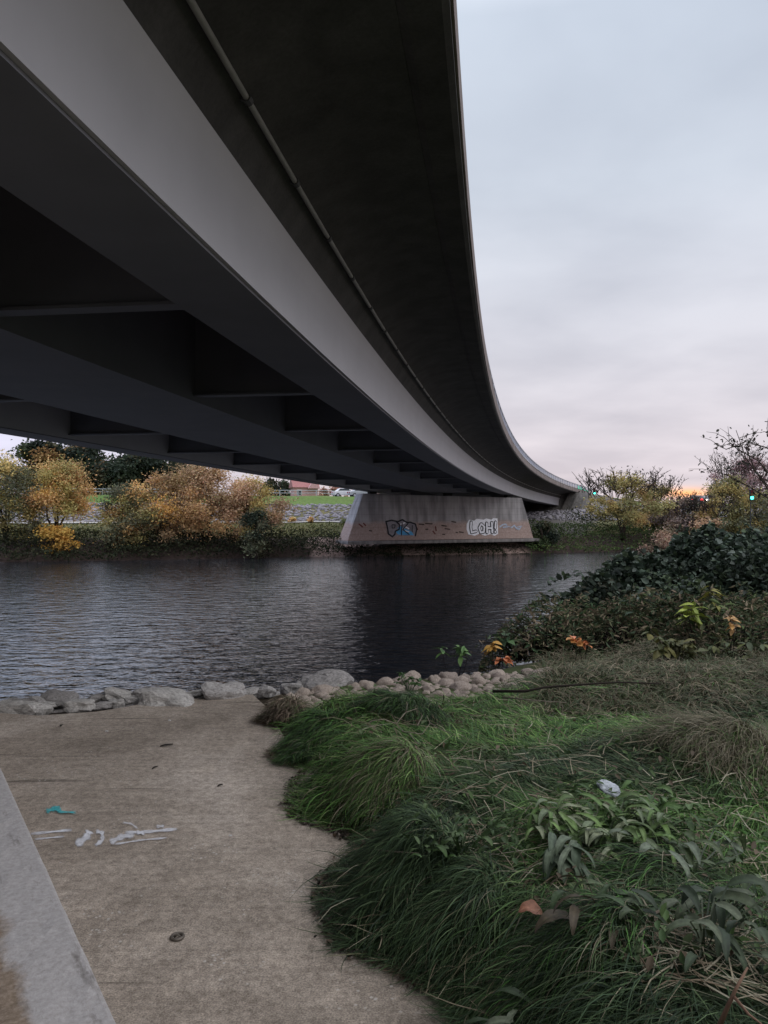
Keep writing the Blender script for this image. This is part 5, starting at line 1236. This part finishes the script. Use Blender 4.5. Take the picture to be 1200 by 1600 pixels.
leafy_plant('leafy_plant', 906, 1000, 7.9, .10, 24, .085, .065, [(.70, .27, .11), (.65, .24, .12), (.60, .30, .10)], 'cluster of bright orange leaves in the middle of the undergrowth', .06)
leafy_plant('leafy_plant', 1082, 945, 7.7, .16, 30, .14, .05, [(.30, .36, .06), (.24, .30, .06)], 'yellow green leaved shoot in front of the dark bramble', .10)
leafy_plant('leafy_plant', 1150, 1010, 7.2, .22, 50, .11, .04, [(.09, .11, .05), (.13, .14, .05), (.07, .09, .045)], 'dull olive leafy plant under the orange yellow leaves at the right', .3)
leafy_plant('leafy_plant', 1060, 1000, 7.3, .26, 84, .12, .055, [(.10, .10, .035), (.14, .13, .04), (.08, .09, .035)], 'olive leaved plant below the yellow green shoot', .28)
leafy_plant('leafy_plant', 1145, 965, 7.3, .07, 14, .09, .04, [(.50, .28, .09), (.55, .33, .14)], 'orange yellow leaves nearest the right edge', .07)
leafy_plant('leafy_plant', 1110, 915, 7.9, .10, 12, .15, .045, [(.22, .22, .05), (.28, .26, .06)], 'pair of upright yellowish shoots above the yellow green one', .10)
leafy_plant('leafy_plant', 985, 930, 9.3, .18, 44, .12, .06, [(.05, .075, .05), (.07, .10, .065)], 'larger grey green leaves on the face of the bramble mound', .28)
# near sapling at the right edge with bare twigs and dark leaves against the sky
def sapling(label):
    Y = 17.; b = (9.6, Y, -2.2); root = empty('sapling', b); tag(root, label, 'tree'); mb = MB(); P = []
    def W(px, py, dy=0): p = at(px, py, Y+dy); return p-Vector(b)
    mains = [[(0, 0), (1230, 830), (1215, 760), (1205, 700), (1198, 668)], [(0, 0), (1225, 800), (1190, 750), (1165, 715), (1150, 672)], [(0, 0), (1240, 760), (1200, 700), (1165, 690), (1135, 702), (1125, 698)], [(0, 0), (1220, 790), (1170, 760), (1135, 742), (1108, 735)], [(0, 0), (1225, 770), (1185, 720), (1150, 700), (1130, 682)], [(0, 0), (1225, 790), (1180, 735), (1165, 700), (1185, 670)]]
    for k, mn in enumerate(mains):
        pts = [Vector((0, 0, 0))]+[W(x, y, (k-2)*.35) for x, y in mn[1:]]; n = len(pts)
        mb.tube(pts, [.022*(1-.85*i/(n-1))+.003 for i in range(n)], 5)
        for i in range(2, n):
            for j in range(4):
                q = pts[i-1].lerp(pts[i], random.random()); e = q+Vector((random.gauss(-.12, .3), random.gauss(0, .2), random.uniform(-.05, .4))); mb.tube([q, q.lerp(e, .5)+Vector((0, 0, .04)), e], [.007, .005, .003], 4)
                for m in range(3): P.append(tuple(q.lerp(e, random.uniform(.1, 1.05))+Vector((random.gauss(0, .05), 0, random.gauss(0, .05)))))
    mb.build('trunk', M['bark'], root, smooth=True)
    P = np.array(P); V, F, C = leaves_mesh(P, .10*rng.uniform(.6, 1.3, len(P)), pick([(.04, .045, .035), (.06, .06, .045), (.10, .07, .06)], len(P), .3), .5, .2, .2, 1, True)
    mesh_obj('leaves', V, F, M['leaf'], root, col=C)
sapling('thin sapling with sparse dark leaves against the sky at the right edge')
